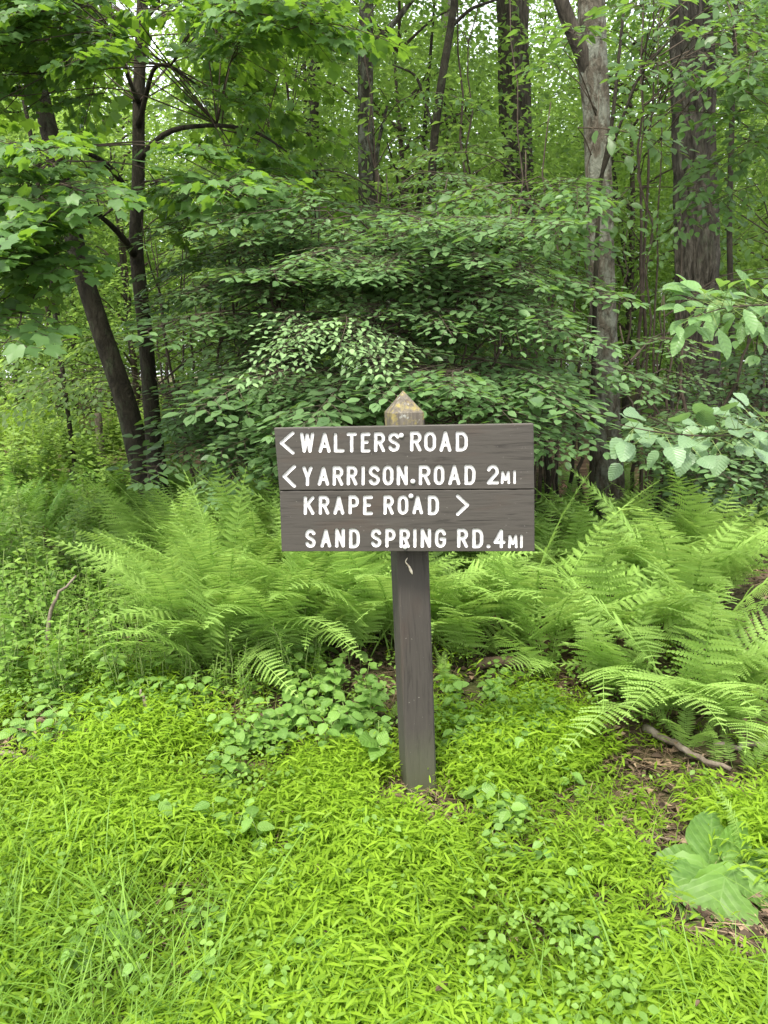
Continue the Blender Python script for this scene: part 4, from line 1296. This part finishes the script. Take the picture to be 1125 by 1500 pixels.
FR['big'] = [make_frond(560 + i, [M['fern'], M['stalk']], 19 + i % 3, (0.2, 0.22, 0.19)[i % 3], 70 - 4 * (i % 4), (10, -10, 30, -25, 15, 0, 40, -15)[i], 0.14, (-0.1, 0.08, 0.05, 0.12, -0.06, 0.04, -0.12, 0.1)[i]) for i in range(8)]
rngn = np.random.default_rng(33)
def fern(label, x, y, size, key='light', n=8, group=None, lean=None, lean_k=0.0):
    b = Vector((x, y, hz(x, y) - 0.01))
    r = thing('fern', label, 'fern', b, group)
    a0 = rngn.uniform(0, 6.28)
    for i in range(n):
        a = a0 + i * 2.399 + rngn.normal(0, 0.25)
        if lean is not None and rngn.random() < lean_k:
            a = lean + rngn.normal(0, 0.55)
        s = size * rngn.uniform(0.72, 1.12)
        tilt = rngn.normal(0.02, 0.16)
        off = Vector((math.cos(a) * 0.03 + rngn.normal(0, 0.03), math.sin(a) * 0.03 + rngn.normal(0, 0.03), 0))
        m = Matrix.Translation(off) @ Matrix.Rotation(a, 4, 'Z') @ Matrix.Rotation(tilt, 4, 'Y') @ Matrix.Rotation(rngn.normal(0, 0.18), 4, 'X') @ Matrix.Scale(s, 4)
        link('frond', FR[key][int(rngn.integers(8))], r, mat=m)
    return r

def scatter(n, x0, x1, y0, y1, dmin, ok=lambda x, y: True, rng=None):
    rng = rng or rngn
    out = []
    for _ in range(n * 40):
        x, y = rng.uniform(x0, x1), rng.uniform(y0, y1)
        if ok(x, y) and all((x - a) ** 2 + (y - b) ** 2 > dmin ** 2 for a, b in out):
            out.append((x, y))
            if len(out) == n: break
    return out

CAMDIR = -math.pi / 2
def fern_zone(side, x, y, y0, y1, x_post, x_out):
    row = ('front row', 'middle row', 'back row')[min(2, int((y - y0) / (y1 - y0) * 3))]
    f = (x - x_post) / (x_out - x_post)
    col = ('next to the post', 'halfway along', 'towards the outer end')[max(0, min(2, int(f * 3)))]
    return 'light green fern, %s of the %s bed, %s' % (row, side, col), 'ferns of the %s bed, %s, %s' % (side, row, col)

for (x, y) in scatter(84, -1.75, 0.12, 3.55, 5.4, 0.145, lambda x, y: x > -0.31 * y + 0.10 and y > 3.55 + 0.28 * max(0, x + 0.75)):
    lb, gr = fern_zone('left', x, y, 3.55, 5.6, 0.12, -1.75)
    fern(lb, x, y, rngn.uniform(0.84, 1.08), 'light', 9, gr, CAMDIR, 0.45)
for (x, y) in scatter(25, 0.32, 2.3, 3.75, 5.4, 0.29, lambda x, y: x < 0.44 * y + 0.05 and y > 3.7 - 0.2 * (x - 0.3)):
    lb, gr = fern_zone('right', x, y, 3.55, 5.4, 0.3, 2.3)
    fern(lb, x, y, rngn.uniform(0.85, 1.1), 'big' if rngn.random() < 0.85 else 'light', 7, gr, CAMDIR - 0.5, 0.45)
for (px, py, s, lb) in [(1075, 1065, 0.55, 'wide fern leaning over the pale stick at the right edge'), (965, 1045, 0.8, 'fern spreading flat above the pale broken log end'), (1010, 1030, 0.85, 'large fern arching low over the grey log at the right edge'), (1105, 1020, 0.62, 'fern cut by the right edge above the pale stick'), (905, 1010, 0.8, 'fern whose lowest frond sweeps left over the leaf litter'),
                        (800, 985, 0.7, 'fern beside the brown log right of the post'), (690, 965, 0.7, 'fern drooping close to the right side of the post')]:
    p = gp(px, py)
    fern(lb, p.x, p.y, s, 'big', 9, None, CAMDIR - 0.6, 0.55)
for (px, py, Y, s, lb) in [(800, 0, 3.9, 1.05, 'tall upright fern touching the right edge of the sign'), (1000, 0, 4.3, 1.1, 'tall fern with a long frond arching up to the right, below the oak'), (900, 0, 4.7, 1.0, 'upright fern in front of the foot of the forked trunk')]:
    x = X_at(px, Y)
    fern(lb, x, Y, s, 'big', 9, None, 0.3, 0.2)
for (px, py, s, lb) in [(1005, 1105, 0.34, 'small bright fern in front of the grey log'), (1110, 1270, 0.33, 'small pale fern beside the big round leaves'), (555, 1065, 0.26, 'tiny yellow-green fern at the left foot of the post'), (1085, 1130, 0.3, 'small fern at the right edge below the pale stick'), (470, 1010, 0.3, 'small drab fern among the round-leaved herbs'), (660, 1010, 0.3, 'low small fern right behind the post')]:
    p = gp(px, py)
    fern(lb, p.x, p.y, s, 'light', 5, None, CAMDIR, 0.3)
for (x, y) in scatter(28, -3.4, -1.2, 5.2, 8.0, 0.36, lambda x, y: -0.52 * y < x < -0.27 * y + 0.25):
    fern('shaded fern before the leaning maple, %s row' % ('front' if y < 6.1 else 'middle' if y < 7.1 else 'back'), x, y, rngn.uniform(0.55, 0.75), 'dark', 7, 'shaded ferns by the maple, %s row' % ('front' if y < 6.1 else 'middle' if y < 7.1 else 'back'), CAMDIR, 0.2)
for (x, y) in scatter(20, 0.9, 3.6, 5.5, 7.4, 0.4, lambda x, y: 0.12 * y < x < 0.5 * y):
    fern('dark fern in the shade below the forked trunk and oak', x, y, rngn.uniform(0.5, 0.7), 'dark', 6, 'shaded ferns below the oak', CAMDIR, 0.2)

# ------------------------------------------------------------------ stiltgrass mat (nobody could count it)
BARE = [(gp(px, py), r) for px, py, r in [(a_, b_, c_ * (0.8 if a_ > 800 else 1.0)) for a_, b_, c_ in [(600, 1180, 0.16), (640, 1195, 0.14), (560, 1175, 0.09), (950, 1130, 0.20), (1030, 1110, 0.22), (900, 1080, 0.13), (980, 1190, 0.14), (1010, 1240, 0.12), (880, 1335, 0.09), (920, 1345, 0.06), (20, 1105, 0.2), (110, 1090, 0.14), (690, 1030, 0.14), (760, 960, 0.25), (530, 985, 0.2), (480, 1060, 0.06), (840, 1180, 0.07), (280, 1050, 0.10), (1090, 1180, 0.15), (930, 1230, 0.08), (1045, 1290, 0.26), (1010, 1345, 0.2), (1080, 1360, 0.24), (1040, 1385, 0.14)]]]
def bare(x, y):
    k = np.ones_like(x)
    for p, r in BARE:
        k = np.minimum(k, np.clip(((x - p.x) ** 2 + ((y - p.y) * 0.8) ** 2) / r ** 2 - 0.35, 0, 1))
    return k

def fbm(x, y, s, seed):
    return np.array([mnoise.noise(Vector((a * s + seed, b * s, seed * 0.37))) for a, b in zip(x, y)])

def stiltgrass():
    rng = np.random.default_rng(61)
    n = 60000
    y = rng.uniform(1.3, 4.0, n)
    x = rng.uniform(-0.56, 0.56, n) * (y + 0.25)
    lim = 3.25 + 0.25 * np.sin(x * 3.1) + 0.45 * (x < -0.5) * np.clip(-x - 0.5, 0, 1)
    f = fbm(x, y, 2.2, 1.7)
    keep = rng.random(n) < np.clip((lim - y) / 0.35, 0.05 * (y < 3.9), 1) * bare(x, y) * np.clip(0.8 + 1.9 * f, 0.2, 1)
    keep &= ((x - 0.12) / 0.085) ** 2 + ((y - 2.78) / 0.085) ** 2 > 1
    x, y, f = x[keep], y[keep], f[keep]
    n = len(x)
    hgt = 0.07 + 0.08 * rng.random(n) + 0.11 * np.clip(f, -0.4, 1)
    hgt *= np.clip((y - 0.9) / 1.0, 0.6, 1)
    a = rng.uniform(0, 6.28, n)
    lean = rng.uniform(0.25, 1.0, n)
    z = height(x, y)
    base = np.c_[x, y, z]
    tipv = np.c_[np.cos(a) * lean * hgt, np.sin(a) * lean * hgt, hgt]
    K = 6
    tt = (np.arange(K) + 0.9) / K
    O = base[:, None] + tipv[:, None] * tt[None, :, None]
    O[..., 2] -= 0.25 * (hgt * lean)[:, None] * tt[None] ** 2
    sgn = np.where(np.arange(K) % 2, 1, -1)
    b = a[:, None] + sgn[None] * rng.normal(1.25, 0.45, (n, K)) * (1 - 0.6 * tt[None])
    D = np.stack([np.cos(b), np.sin(b), rng.normal(0.30, 0.3, (n, K))], -1)
    S = rng.uniform(0.018, 0.044, (n, K)) * (0.7 + 0.5 * tt[None])
    O, D, S = O.reshape(-1, 3), D.reshape(-1, 3), S.ravel()
    tint = np.clip(np.repeat(0.55 + 0.6 * f + rng.normal(0, 0.16, n), K) + rng.normal(0, 0.12, n * K), 0, 1)
    g = Geo()
    g.inst(T_blade(0.2, 2, 0.42, (0.55, 1.0)), frames(D, rand_up(rng, len(O), 0.35), S), O, tint)
    # stems
    w = 0.0011
    side = np.c_[-np.sin(a), np.cos(a), np.zeros(n)] * w
    mid = base + tipv * 0.55
    tip = base + tipv * 0.97
    tip[:, 2] -= 0.24 * hgt * lean
    mid[:, 2] -= 0.07 * hgt * lean
    V = np.stack([base - side, base + side, mid - side, mid + side, tip], 1).reshape(-1, 3)
    i = np.arange(n)[:, None] * 5
    T = np.concatenate([i + [0, 1, 3], i + [0, 3, 2], i + [2, 3, 4]])
    g.add(V, T, 0, np.repeat(np.clip(tint.reshape(n, K)[:, 0] - 0.2, 0, 1), 5))
    o = link('stiltgrass', g.mesh('stiltgrass', [M['stilt']]))
    tag(o, 'bright yellow-green stiltgrass carpeting the foreground around the post', 'grass', kind='stuff')
stiltgrass()

def low_weeds():
    rng = np.random.default_rng(66)
    n = 2600
    y = rng.uniform(1.4, 3.6, n)
    x = rng.uniform(-0.55, 0.55, n) * (y + 0.25)
    f = fbm(x, y, 1.6, 9.3)
    keep = ((f > 0.42) | (rng.random(n) < 0.10) | ((y > 2.95) & (rng.random(n) < 0.8))) & (bare(x, y) > 0.3) & ~((x > 0.55) & (y < 2.3) & (x > 0.33 * y))
    x, y = x[keep], y[keep]
    n = len(x)
    K = 5
    a = rng.uniform(0, 6.28, (n, 1)) + np.arange(K)[None] * 1.257 + rng.normal(0, 0.25, (n, K))
    h = rng.uniform(0.07, 0.17, (n, 1)) * np.ones((1, K))
    r = rng.uniform(0.006, 0.03, (n, K))
    O = np.stack([x[:, None] + r * np.cos(a), y[:, None] + r * np.sin(a), height(x, y)[:, None] + h], -1).reshape(-1, 3)
    D = np.stack([np.cos(a), np.sin(a), rng.normal(-0.05, 0.3, (n, K))], -1).reshape(-1, 3)
    g = Geo()
    g.inst(T_ovate(0.72, fold=0.1, droop=0.2), frames(D, rand_up(rng, len(O), 0.3), np.repeat(rng.uniform(0.012, 0.03, n), K)), O, np.repeat(rng.uniform(0.2, 1, n), K))
    # yellowed and browned leaves caught in the mat
    m = 60
    y2 = rng.uniform(1.4, 3.1, m)
    x2 = rng.uniform(-0.55, 0.55, m) * (y2 + 0.25)
    dd = np.c_[rng.normal(0, 1, (m, 2)), rng.normal(0, 0.3, m)]
    g.inst(T_ovate(0.45, fold=0.3), frames(dd, rand_up(rng, m, 0.6), rng.uniform(0.018, 0.045, m)), np.c_[x2, y2, height(x2, y2) + rng.uniform(0.04, 0.11, m)], rng.uniform(0.2, 0.75, m), mat=1)
    o = link('low_weeds', g.mesh('low_weeds', [M['weed'], M['litter']]))
    tag(o, 'small broad weed leaves and dead bits mixed through the stiltgrass', 'weeds', kind='stuff')
low_weeds()

def long_grass():
    rng = np.random.default_rng(62)
    n = 14000
    y = rng.uniform(0.9, 2.6, n)
    x = rng.uniform(-0.65, 0.65, n) * (y + 0.3)
    dens = np.clip((-x / (y + 0.3) - 0.12) * 3.0, 0, 1) * np.clip((2.35 - y) / 0.7, 0, 1) + 0.30 * np.clip((1.72 - y) / 0.3, 0, 1) + 0.02
    keep = rng.random(n) < dens
    x, y = x[keep], y[keep]
    n = len(x)
    S = rng.uniform(0.11, 0.30, n) * np.clip(0.45 + (y - 0.9) * 0.65, 0.5, 1)
    a = rng.uniform(0, 6.28, n)
    D = np.c_[np.cos(a) * 0.45, np.sin(a) * 0.45, np.ones(n)] + rng.normal(0, 0.12, (n, 3))
    U = np.c_[-np.cos(a), -np.sin(a), np.full(n, 0.4)]
    g = Geo()
    O = np.c_[x, y, height(x, y) - 0.005]
    half = n // 2
    for sl, tm in ((slice(0, half), T_blade(0.016, 6, 0.36, (0.8, 1, 1, 0.9, 0.7, 0.45))), (slice(half, n), T_blade(0.02, 6, 0.65, (0.7, 1, 1, 0.95, 0.8, 0.5)))):
        g.inst(tm, frames(D[sl], U[sl], S[sl]), O[sl], rng.uniform(0, 1, n)[sl])
    o = link('long_grass', g.mesh('long_grass', [M['grass']]))
    tag(o, 'longer darker grass blades along the bottom edge, thickest at the lower left', 'grass', kind='stuff')
long_grass()

def clearing_grass():
    rng = np.random.default_rng(63)
    n = 9000
    y = rng.uniform(13, 28, n)
    x = rng.uniform(-0.66, -0.40, n) * y
    g = Geo()
    a = rng.uniform(0, 6.28, n)
    D = np.c_[np.cos(a) * 0.35, np.sin(a) * 0.35, np.ones(n)]
    U = np.c_[-np.cos(a), -np.sin(a), np.full(n, 0.4)]
    g.inst(T_blade(0.05, 3, 0.4), frames(D, U, rng.uniform(0.3, 0.55, n)), np.c_[x, y, height(x, y)], rng.uniform(0.2, 1, n))
    o = link('clearing_grass', g.mesh('clearing_grass', [M['stilt']]))
    tag(o, 'bright grass of the small clearing at the far left edge', 'grass', kind='stuff')
clearing_grass()

def leaf_litter():
    rng = np.random.default_rng(64)
    n = 42000
    y = 1.2 + 7.3 * rng.random(n) ** 1.3
    x = rng.uniform(-0.62, 0.62, n) * (y + 0.3)
    keep = rng.random(n) < np.where(y < 3.1, np.clip(1.15 - bare(x, y), 0.1, 1), 0.8)
    x, y = x[keep], y[keep]
    n = len(x)
    D = np.c_[rng.normal(0, 1, (n, 2)), rng.normal(0, 0.25, n)]
    g = Geo()
    O = np.c_[x, y, height(x, y) + rng.uniform(0.004, 0.025, n)]
    g.inst(T_lite(0.55, 0.2), frames(D, rand_up(rng, n, 0.4), rng.uniform(0.018, 0.055, n)), O, rng.uniform(0, 1, n) ** 1.5)
    # straw and needles
    m = 16000
    k = rng.integers(0, n, m)
    a = rng.uniform(0, 6.28, m)
    g.inst(T_blade(0.022, 3, 0.1), frames(np.c_[np.cos(a), np.sin(a), rng.normal(0.05, 0.15, m)], rand_up(rng, m, 0.3), rng.uniform(0.05, 0.16, m)), O[k] + [0, 0, 0.012], rng.uniform(0.6, 1, m))
    o = link('leaf_litter', g.mesh('leaf_litter', [M['litter']]))
    tag(o, 'brown fallen leaves and straw on the bare soil', 'leaf litter', kind='stuff')
leaf_litter()

# ------------------------------------------------------------------ round-leaved herbs, leaf by leaf
HERB = []
for i in range(5):
    V, T = T_round(0.8, 14, 0.02, 0.015, 0.18, 0.1, 0.0, i, (0.55, 1.0))
    HERB.append(Geo().add(V, T, 0, 0.15 + 0.2 * i).mesh('leaf', [M['herb']]))
rngh = np.random.default_rng(90)
def herb(label, p, size, leaves, group, leaf=0.055):
    r = thing('herb', label, 'plant', p, group)
    h = size * rngh.uniform(0.8, 1.2)
    ln = Vector((rngh.normal(0, 0.2), rngh.normal(-0.1, 0.2), 1)) * h
    P = [(0, 0, -0.02), tuple(ln * 0.5 + Vector((0.01, 0, 0))), tuple(ln)]
    link('stem', stem_mesh('stem', P, [0.0028, 0.0022, 0.0015], M['stalk'], 4, 6), r)
    a0 = rngh.uniform(0, 6.28)
    for i in range(leaves):
        f = 1 - 0.7 * (i // 2) / max(1, leaves // 2)
        a = a0 + (i % 2) * math.pi + (i // 2) * 1.57 + rngh.normal(0, 0.25)
        d = Vector((math.cos(a), math.sin(a), rngh.normal(-0.1, 0.2)))
        b = ln * f + Vector((d.x, d.y, 0)) * 0.012
        m = Matrix.Translation(b) @ orient(d, (rngh.normal(0, 0.15), -0.25 + rngh.normal(0, 0.15), 1), leaf * rngh.uniform(0.7, 1.25) * (0.75 + 0.4 * (1 - f)))
        link('leaf', HERB[int(rngh.integers(5))], r, mat=m)
ZONES = [((350, 560, 905, 1075), 60, 'round-leaved green herb left of the post, in front of the ferns', 'herbs left of the post', 0.17, 0.062),
         ((645, 850, 975, 1085), 34, 'round-leaved green herb right of the post, in front of the ferns', 'herbs right of the post', 0.12, 0.055),
         ((0, 330, 985, 1075), 34, 'round-leaved herb at the left edge above the stiltgrass', 'herbs along the left edge', 0.15, 0.055),
         ((690, 860, 1090, 1180), 8, 'low broad-leaved herb in the stiltgrass right of the post', 'herbs in the stiltgrass on the right', 0.10, 0.06),
         ((240, 460, 1080, 1220), 8, 'low broad-leaved herb in the stiltgrass left of the post', 'herbs in the stiltgrass on the left', 0.13, 0.06),
         ((60, 1000, 1200, 1440), 34, 'broad leaf cluster poking out of the foreground stiltgrass', 'herbs in the foreground', 0.10, 0.04)]
for (x0, x1, y0, y1), n, lb, gr, hh, lf in ZONES:
    for _ in range(n):
        hx, hy = rngh.uniform(x0, x1), rngh.uniform(y0, y1)
        p = gp(hx, hy + 40)
        if abs(p.x - 0.12) < 0.12 and abs(p.y - 2.75) < 0.12: continue
        where = ('left', 'middle', 'right')[min(2, int((hx - x0) / (x1 - x0) * 3))] + ' part, ' + ('rear' if hy < (y0 + y1) / 2 else 'front') + ' row'
        herb('%s, %s' % (lb, where), p, hh, int(rngh.integers(5, 10)), '%s, %s' % (gr, where), lf)

# ------------------------------------------------------------------ weeds and small bushes of the left verge
def make_weed(seed, h, leaf, tmpl, mats, stems=3, nodes=12, ang=0.5):
    rng = np.random.default_rng(seed)
    gs, gl = Geo(), Geo()
    O, D, S = [], [], []
    for s in range(stems):
        a = rng.uniform(0, 6.28)
        top = np.array([math.cos(a) * h * 0.3 * rng.random(), math.sin(a) * h * 0.3 * rng.random(), h * rng.uniform(0.7, 1.1)])
        b = np.array([math.cos(a) * 0.03, math.sin(a) * 0.03, -0.03])
        P, R = resample([b, (b + top) / 2 + rng.normal(0, 0.03, 3), top], [0.004, 0.003, 0.0015], 7)
        gs.add(*tube(P, R, 4))
        for q in range(nodes):
            f = 0.2 + 0.8 * q / (nodes - 1)
            p = np.array([np.interp(f, np.linspace(0, 1, 7), P[:, c]) for c in range(3)])
            for e in range(2):
                aa = q * 2.4 + e * 3.14 + rng.normal(0, 0.3)
                rr = rng.uniform(0, 0.12) * h * (1.2 - f)
                O.append(p + rr * np.array([math.cos(aa), math.sin(aa), 0.3]))
                D.append([math.cos(aa), math.sin(aa), rng.normal(ang - 0.3, 0.3)])
                S.append(leaf * rng.uniform(0.6, 1.2) * (1.15 - 0.55 * f))
    gl.inst(tmpl, frames(np.array(D), rand_up(rng, len(O), 0.3), np.array(S)), np.array(O), rng.uniform(0, 1, len(O)))
    return gs.mesh('stem', [M['stalk']]), gl.mesh('foliage', mats)
WD = {'small': [make_weed(700 + i, 0.5, 0.085, OV, [M['weed']], 5, 9) for i in range(4)],
      'narrow': [make_weed(710 + i, 0.45, 0.065, T_blade(0.16, 3, 0.3), [M['weed']], 5, 20, 0.75) for i in range(4)],
      'bright': [make_weed(720 + i, 0.9, 0.13, OV, [M['weed_lit']], 10, 15) for i in range(3)],
      'bush': [make_weed(730 + i, 0.8, 0.12, OV, [M['weed' if i == 1 else 'weed_lit']], 9, 13) for i in range(3)]}
def weed(label, group, cat, kind, p, s):
    st, fo = WD[kind][int(rngh.integers(len(WD[kind])))]
    r = thing({'small': 'weed', 'narrow': 'goldenrod', 'bright': 'bush', 'bush': 'bush'}[kind], label, cat, p, group)
    r.rotation_euler = (rngh.normal(0, 0.08), rngh.normal(0, 0.08), rngh.uniform(0, 6.28))
    r.scale = (s, s, s)
    link('stem', st, r)
    link('foliage', fo, r)['kind'] = 'stuff'
def wz(kind, n, x0, x1, y0, y1, dmin, ok, label, group, cat, s0, s1):
    for (x, y) in scatter(n, x0, x1, y0, y1, dmin, ok, rngh):
        row = ('front', 'middle', 'back')[min(2, int((y - y0) / (y1 - y0) * 3))]
        col = 'towards the left edge' if project(Vector((x, y, hz(x, y))))[0] < 90 else 'on the side of the post'
        weed('%s, %s row, %s' % (label, row, col), '%s, %s row, %s' % (group, row, col), cat, kind, (x, y, hz(x, y)), rngh.uniform(s0, s1))
wz('small', 70, -2.6, -0.8, 3.2, 5.0, 0.13, lambda x, y: -0.53 * y < x < -0.34 * y - 0.05, 'leafy green weed beside the left ferns', 'weeds on the left verge', 'weed', 0.5, 0.95)
wz('narrow', 26, -1.2, -0.35, 3.2, 3.8, 0.13, lambda x, y: x < -0.1 * y, 'feathery goldenrod before the left ferns', 'goldenrod below the left ferns', 'weed', 0.55, 0.9)
wz('bush', 30, -3.9, -1.7, 4.4, 7.4, 0.3, lambda x, y: -0.56 * y < x < -0.38 * y, 'leafy bush behind the left weeds', 'bushes at the left edge', 'bush', 0.45, 0.75)
wz('bright', 34, -6.0, -2.2, 7.2, 12.0, 0.42, lambda x, y: -0.56 * y < x < -0.28 * y, 'sunlit yellow-green bush behind the leaning maple', 'sunlit bushes far left', 'bush', 0.7, 1.0)

# ------------------------------------------------------------------ near leafy branches entering at the right edge
def leaf_meshes(tf, mat, k=5):
    out = []
    for i in range(k):
        V, T = tf(i)
        out.append(Geo().add(V, T, 0, (i + 0.5) / k).mesh('leaf', [mat]))
    return out
HAZ = leaf_meshes(lambda i: T_round(0.82 + 0.04 * (i % 3), 26, 0.035, 0.022, 0.18 + 0.05 * (i % 2), 0.06, 0.02, i), M['hazel'])
def near_branch(name, label, cat, pts, rr, leafs, mesh, size, seed, face):
    """pts: photo polyline (px, py, Y); leafs: side twigs (px, py, Y) with leaf clusters"""
    rng = np.random.default_rng(seed)
    P = [at(*p) for p in pts]
    o = P[0].copy()
    r = thing(name, label, cat, o)
    Q, R = resample([tuple(p - o) for p in P], rr, 18)
    link('branch', Geo().add(*tube(Q, R, 6)).mesh('branch', [M['twig']]), r)
    for (px, py, Y, s) in leafs:
        tip = at(px, py, Y) - o
        k = int(np.argmin(((Q - np.array(tip)) ** 2).sum(1)))
        k = max(0, k - 1)
        b = Vector(Q[k])
        d = (tip - b)
        d = d if d.length > 0.01 else Vector((-1, 0, 0)) * 0.03
        stem = b + d * 0.72
        link('petiole', Geo().add(*tube(np.array([tuple(b), tuple(stem)]), [0.0014, 0.001], 4)).mesh('petiole', [M['stalk']]), r)
        dirv = Vector((d.x, d.y * 0.6 - 0.25 * rng.random(), d.z)).normalized() + Vector((rng.normal(0, 0.25), rng.normal(-0.1, 0.35), rng.normal(-0.15, 0.2)))
        up = Vector((rng.normal(0, 0.2), -face + rng.normal(0, 0.2), 1))
        link('leaf', mesh[int(rng.integers(len(mesh)))], r, mat=Matrix.Translation(stem) @ orient(dirv, up, size * s))
    return r
rl = np.random.default_rng(3)
lf = []
for i in range(66):
    x = rl.uniform(900, 1150)
    yc = 640 - 0.10 * (x - 915) + 14
    lf.append((x, yc + rl.uniform(-62, 48), rl.uniform(2.55, 3.2), rl.uniform(0.75, 1.25)))
near_branch('hazel_branch', 'near branch with broad pale toothed leaves reaching in from the right edge', 'branch',
            [(1260, 615, 3.05), (1130, 632, 2.95), (1040, 640, 2.85), (960, 634, 2.8), (908, 622, 2.75)], [0.006, 0.005, 0.004, 0.003, 0.0015], lf, HAZ, 0.072, 8, 0.45)
LONGL = leaf_meshes(lambda i: T_ovate(0.40 + 0.03 * (i % 3), (0.1, 0.25, 0.42, 0.6, 0.78, 0.9), (0.35, 0.72, 0.98, 1.0, 0.72, 0.4), 0.12, 0.22 + 0.04 * i), M['sassafras'])
lf = []
for i in range(70):
    x = rl.uniform(985, 1150)
    yc = 455 - 0.08 * (x - 1000)
    lf.append((x, yc + rl.uniform(-45, 45), rl.uniform(3.1, 3.6), rl.uniform(0.7, 1.2)))
near_branch('sassafras_branch', 'near branch with long smooth bright leaves at the right edge, above the pale toothed one', 'branch',
            [(1250, 430, 3.5), (1150, 445, 3.4), (1060, 450, 3.3), (1000, 470, 3.2)], [0.006, 0.005, 0.003, 0.0015], lf, LONGL, 0.12, 9, 0.6)

# ------------------------------------------------------------------ burdock: big basal leaves at the lower right
BUR = leaf_meshes(lambda i: T_round(0.88 + 0.05 * (i % 3), 34, 0.02, 0.03, 0.25, 0.22, 0.05, i + 20), M['burdock'])
def burdock(label, crown_px, leaves, k=1.12):
    c = gp(*crown_px)
    r = thing('burdock', label, 'plant', c)
    for (b, t, up, w) in leaves:
        b, t = at(b[0], b[1] - 6, b[2] - 0.02), at(t[0], t[1] - 6, t[2] - 0.03)
        link('petiole', Geo().add(*tube(np.array([(0, 0, 0), tuple((b - c) * 0.6 + Vector((0, 0, 0.02))), tuple(b - c)]), [0.006, 0.005, 0.003], 6)).mesh('petiole', [M['stalk']]), r)
        m = orient(t - b, up, (t - b).length * k)
        link('leaf', BUR[int(rngh.integers(5))], r, mat=Matrix.Translation(b - c) @ m @ Matrix.Diagonal((1, w, 1, 1)))
burdock('burdock with broad wavy leaves at the lower right edge', (1045, 1300), [
    ((1072, 1278, 2.06), (1078, 1374, 1.94), (0.1, -0.7, 1), 1.25), ((1045, 1288, 2.1), (962, 1330, 2.0), (-0.2, -0.6, 1), 0.9), ((1090, 1285, 2.06), (1150, 1335, 1.98), (0.2, -0.7, 1), 1.0),
    ((1025, 1305, 2.0), (998, 1378, 1.92), (-0.1, -0.5, 1), 1.0), ((1045, 1292, 2.08), (1012, 1322, 1.98), (0.1, -0.5, 1), 1.2), ((1100, 1270, 2.12), (1160, 1290, 2.1), (0.2, -0.7, 1), 1.1), ((1060, 1300, 2.0), (1045, 1385, 1.88), (0, -0.6, 1), 1.0), ((1030, 1280, 2.14), (975, 1262, 2.16), (-0.2, -0.8, 1), 0.9), ((1075, 1290, 2.04), (1105, 1372, 1.93), (0.1, -0.6, 1), 1.1)])
burdock('upright pale burdock leaf just above the larger clump, lower right', (1045, 1275), [((1038, 1268, 2.16), (1048, 1205, 2.26), (0.1, -1.0, 0.8), 1.2), ((1062, 1262, 2.16), (1092, 1222, 2.2), (0.2, -1.0, 0.7), 0.9)], 1.15)
burdock('small broad-leaved dock at the left foot of the post', (556, 1110), [((552, 1095, 2.72), (528, 1082, 2.66), (-0.1, -0.5, 1), 1.0), ((558, 1096, 2.7), (566, 1072, 2.74), (0.1, -0.6, 1), 1.0), ((556, 1100, 2.7), (545, 1115, 2.62), (0, -0.4, 1), 1.0)], 0.8)

# ------------------------------------------------------------------ sticks and logs
def stick(name, label, pts, w, mat='stick', lift=0.02, twigs=()):
    P = []
    for q in pts:
        if len(q) == 2:
            p = gp(*q); p.z += lift
        else:
            p = at(*q)
        P.append(p)
    o = P[0].copy()
    R = [v / 2 * pxsize(p) for v, p in zip(w, P)]
    Q, r = resample([tuple(p - o) for p in P], R, 14)
    rg = np.random.default_rng(len(label))
    Q[1:-1] += rg.normal(0, 0.004, (12, 3))
    ob = link(name, Geo().add(*tube(Q, r, 8, bark_disp(2, 9, 0.12, len(label)))).mesh(name, [M[mat]]), loc=o)
    tag(ob, label, name)
stick('stick', 'pale bare stick lying at the left edge', [(-30, 1118), (30, 1125), (70, 1130), (118, 1138)], [8, 8, 7, 4], lift=0.05)
stick('stick', 'crooked pale twig standing up in the left weeds', [(72, 962, 3.7), (71, 905, 3.7), (82, 875, 3.7), (112, 843, 3.75)], [6, 6, 5, 3])
stick('stick', 'short pale stick poking up from the herbs on the left', [(222, 1060, 3.0), (214, 1035, 3.02), (206, 1010, 3.05)], [6, 6, 3])
stick('stick', 'short white chip of wood in the stiltgrass left of the post', [(370, 1108), (385, 1105), (398, 1101)], [7, 8, 4], lift=0.08)
stick('log', 'thick brown rotting log right of the post, under the ferns', [(700, 985), (740, 982), (785, 985)], [17, 18, 15], 'stick_dark', 0.05)
stick('log', 'pale broken grey log end sticking out beneath the right ferns', [(945, 1082), (975, 1100), (1010, 1120), (1070, 1145)], [14, 11, 10, 7], 'stick', 0.05)
stick('stick', 'pale short stick at the right edge beyond the small fern', [(1045, 1108), (1075, 1110), (1120, 1108)], [8, 9, 8], 'stick', 0.05)
stick('stick', 'thin brown stick lying at the foot of the post', [(570, 1165), (605, 1182), (650, 1195)], [6, 6, 4], 'stick_dark', 0.02)
stick('stick', 'thin grey twig in the gap among the foreground stiltgrass', [(840, 1340), (890, 1350), (955, 1362)], [6, 5, 3], 'stick', 0.03)
stick('stick', 'long thin twig in the leaf litter above the burdock', [(880, 1215), (930, 1240), (990, 1235)], [4, 4, 3], 'stick', 0.02)
st_p = at(147, 640, 9.0)
stick("stump", 'grey broken stump standing beyond the dark ferns on the left', [(149, 690, 9), (147, 650, 9), (143, 605, 9)], [14, 12, 10], 'stick')
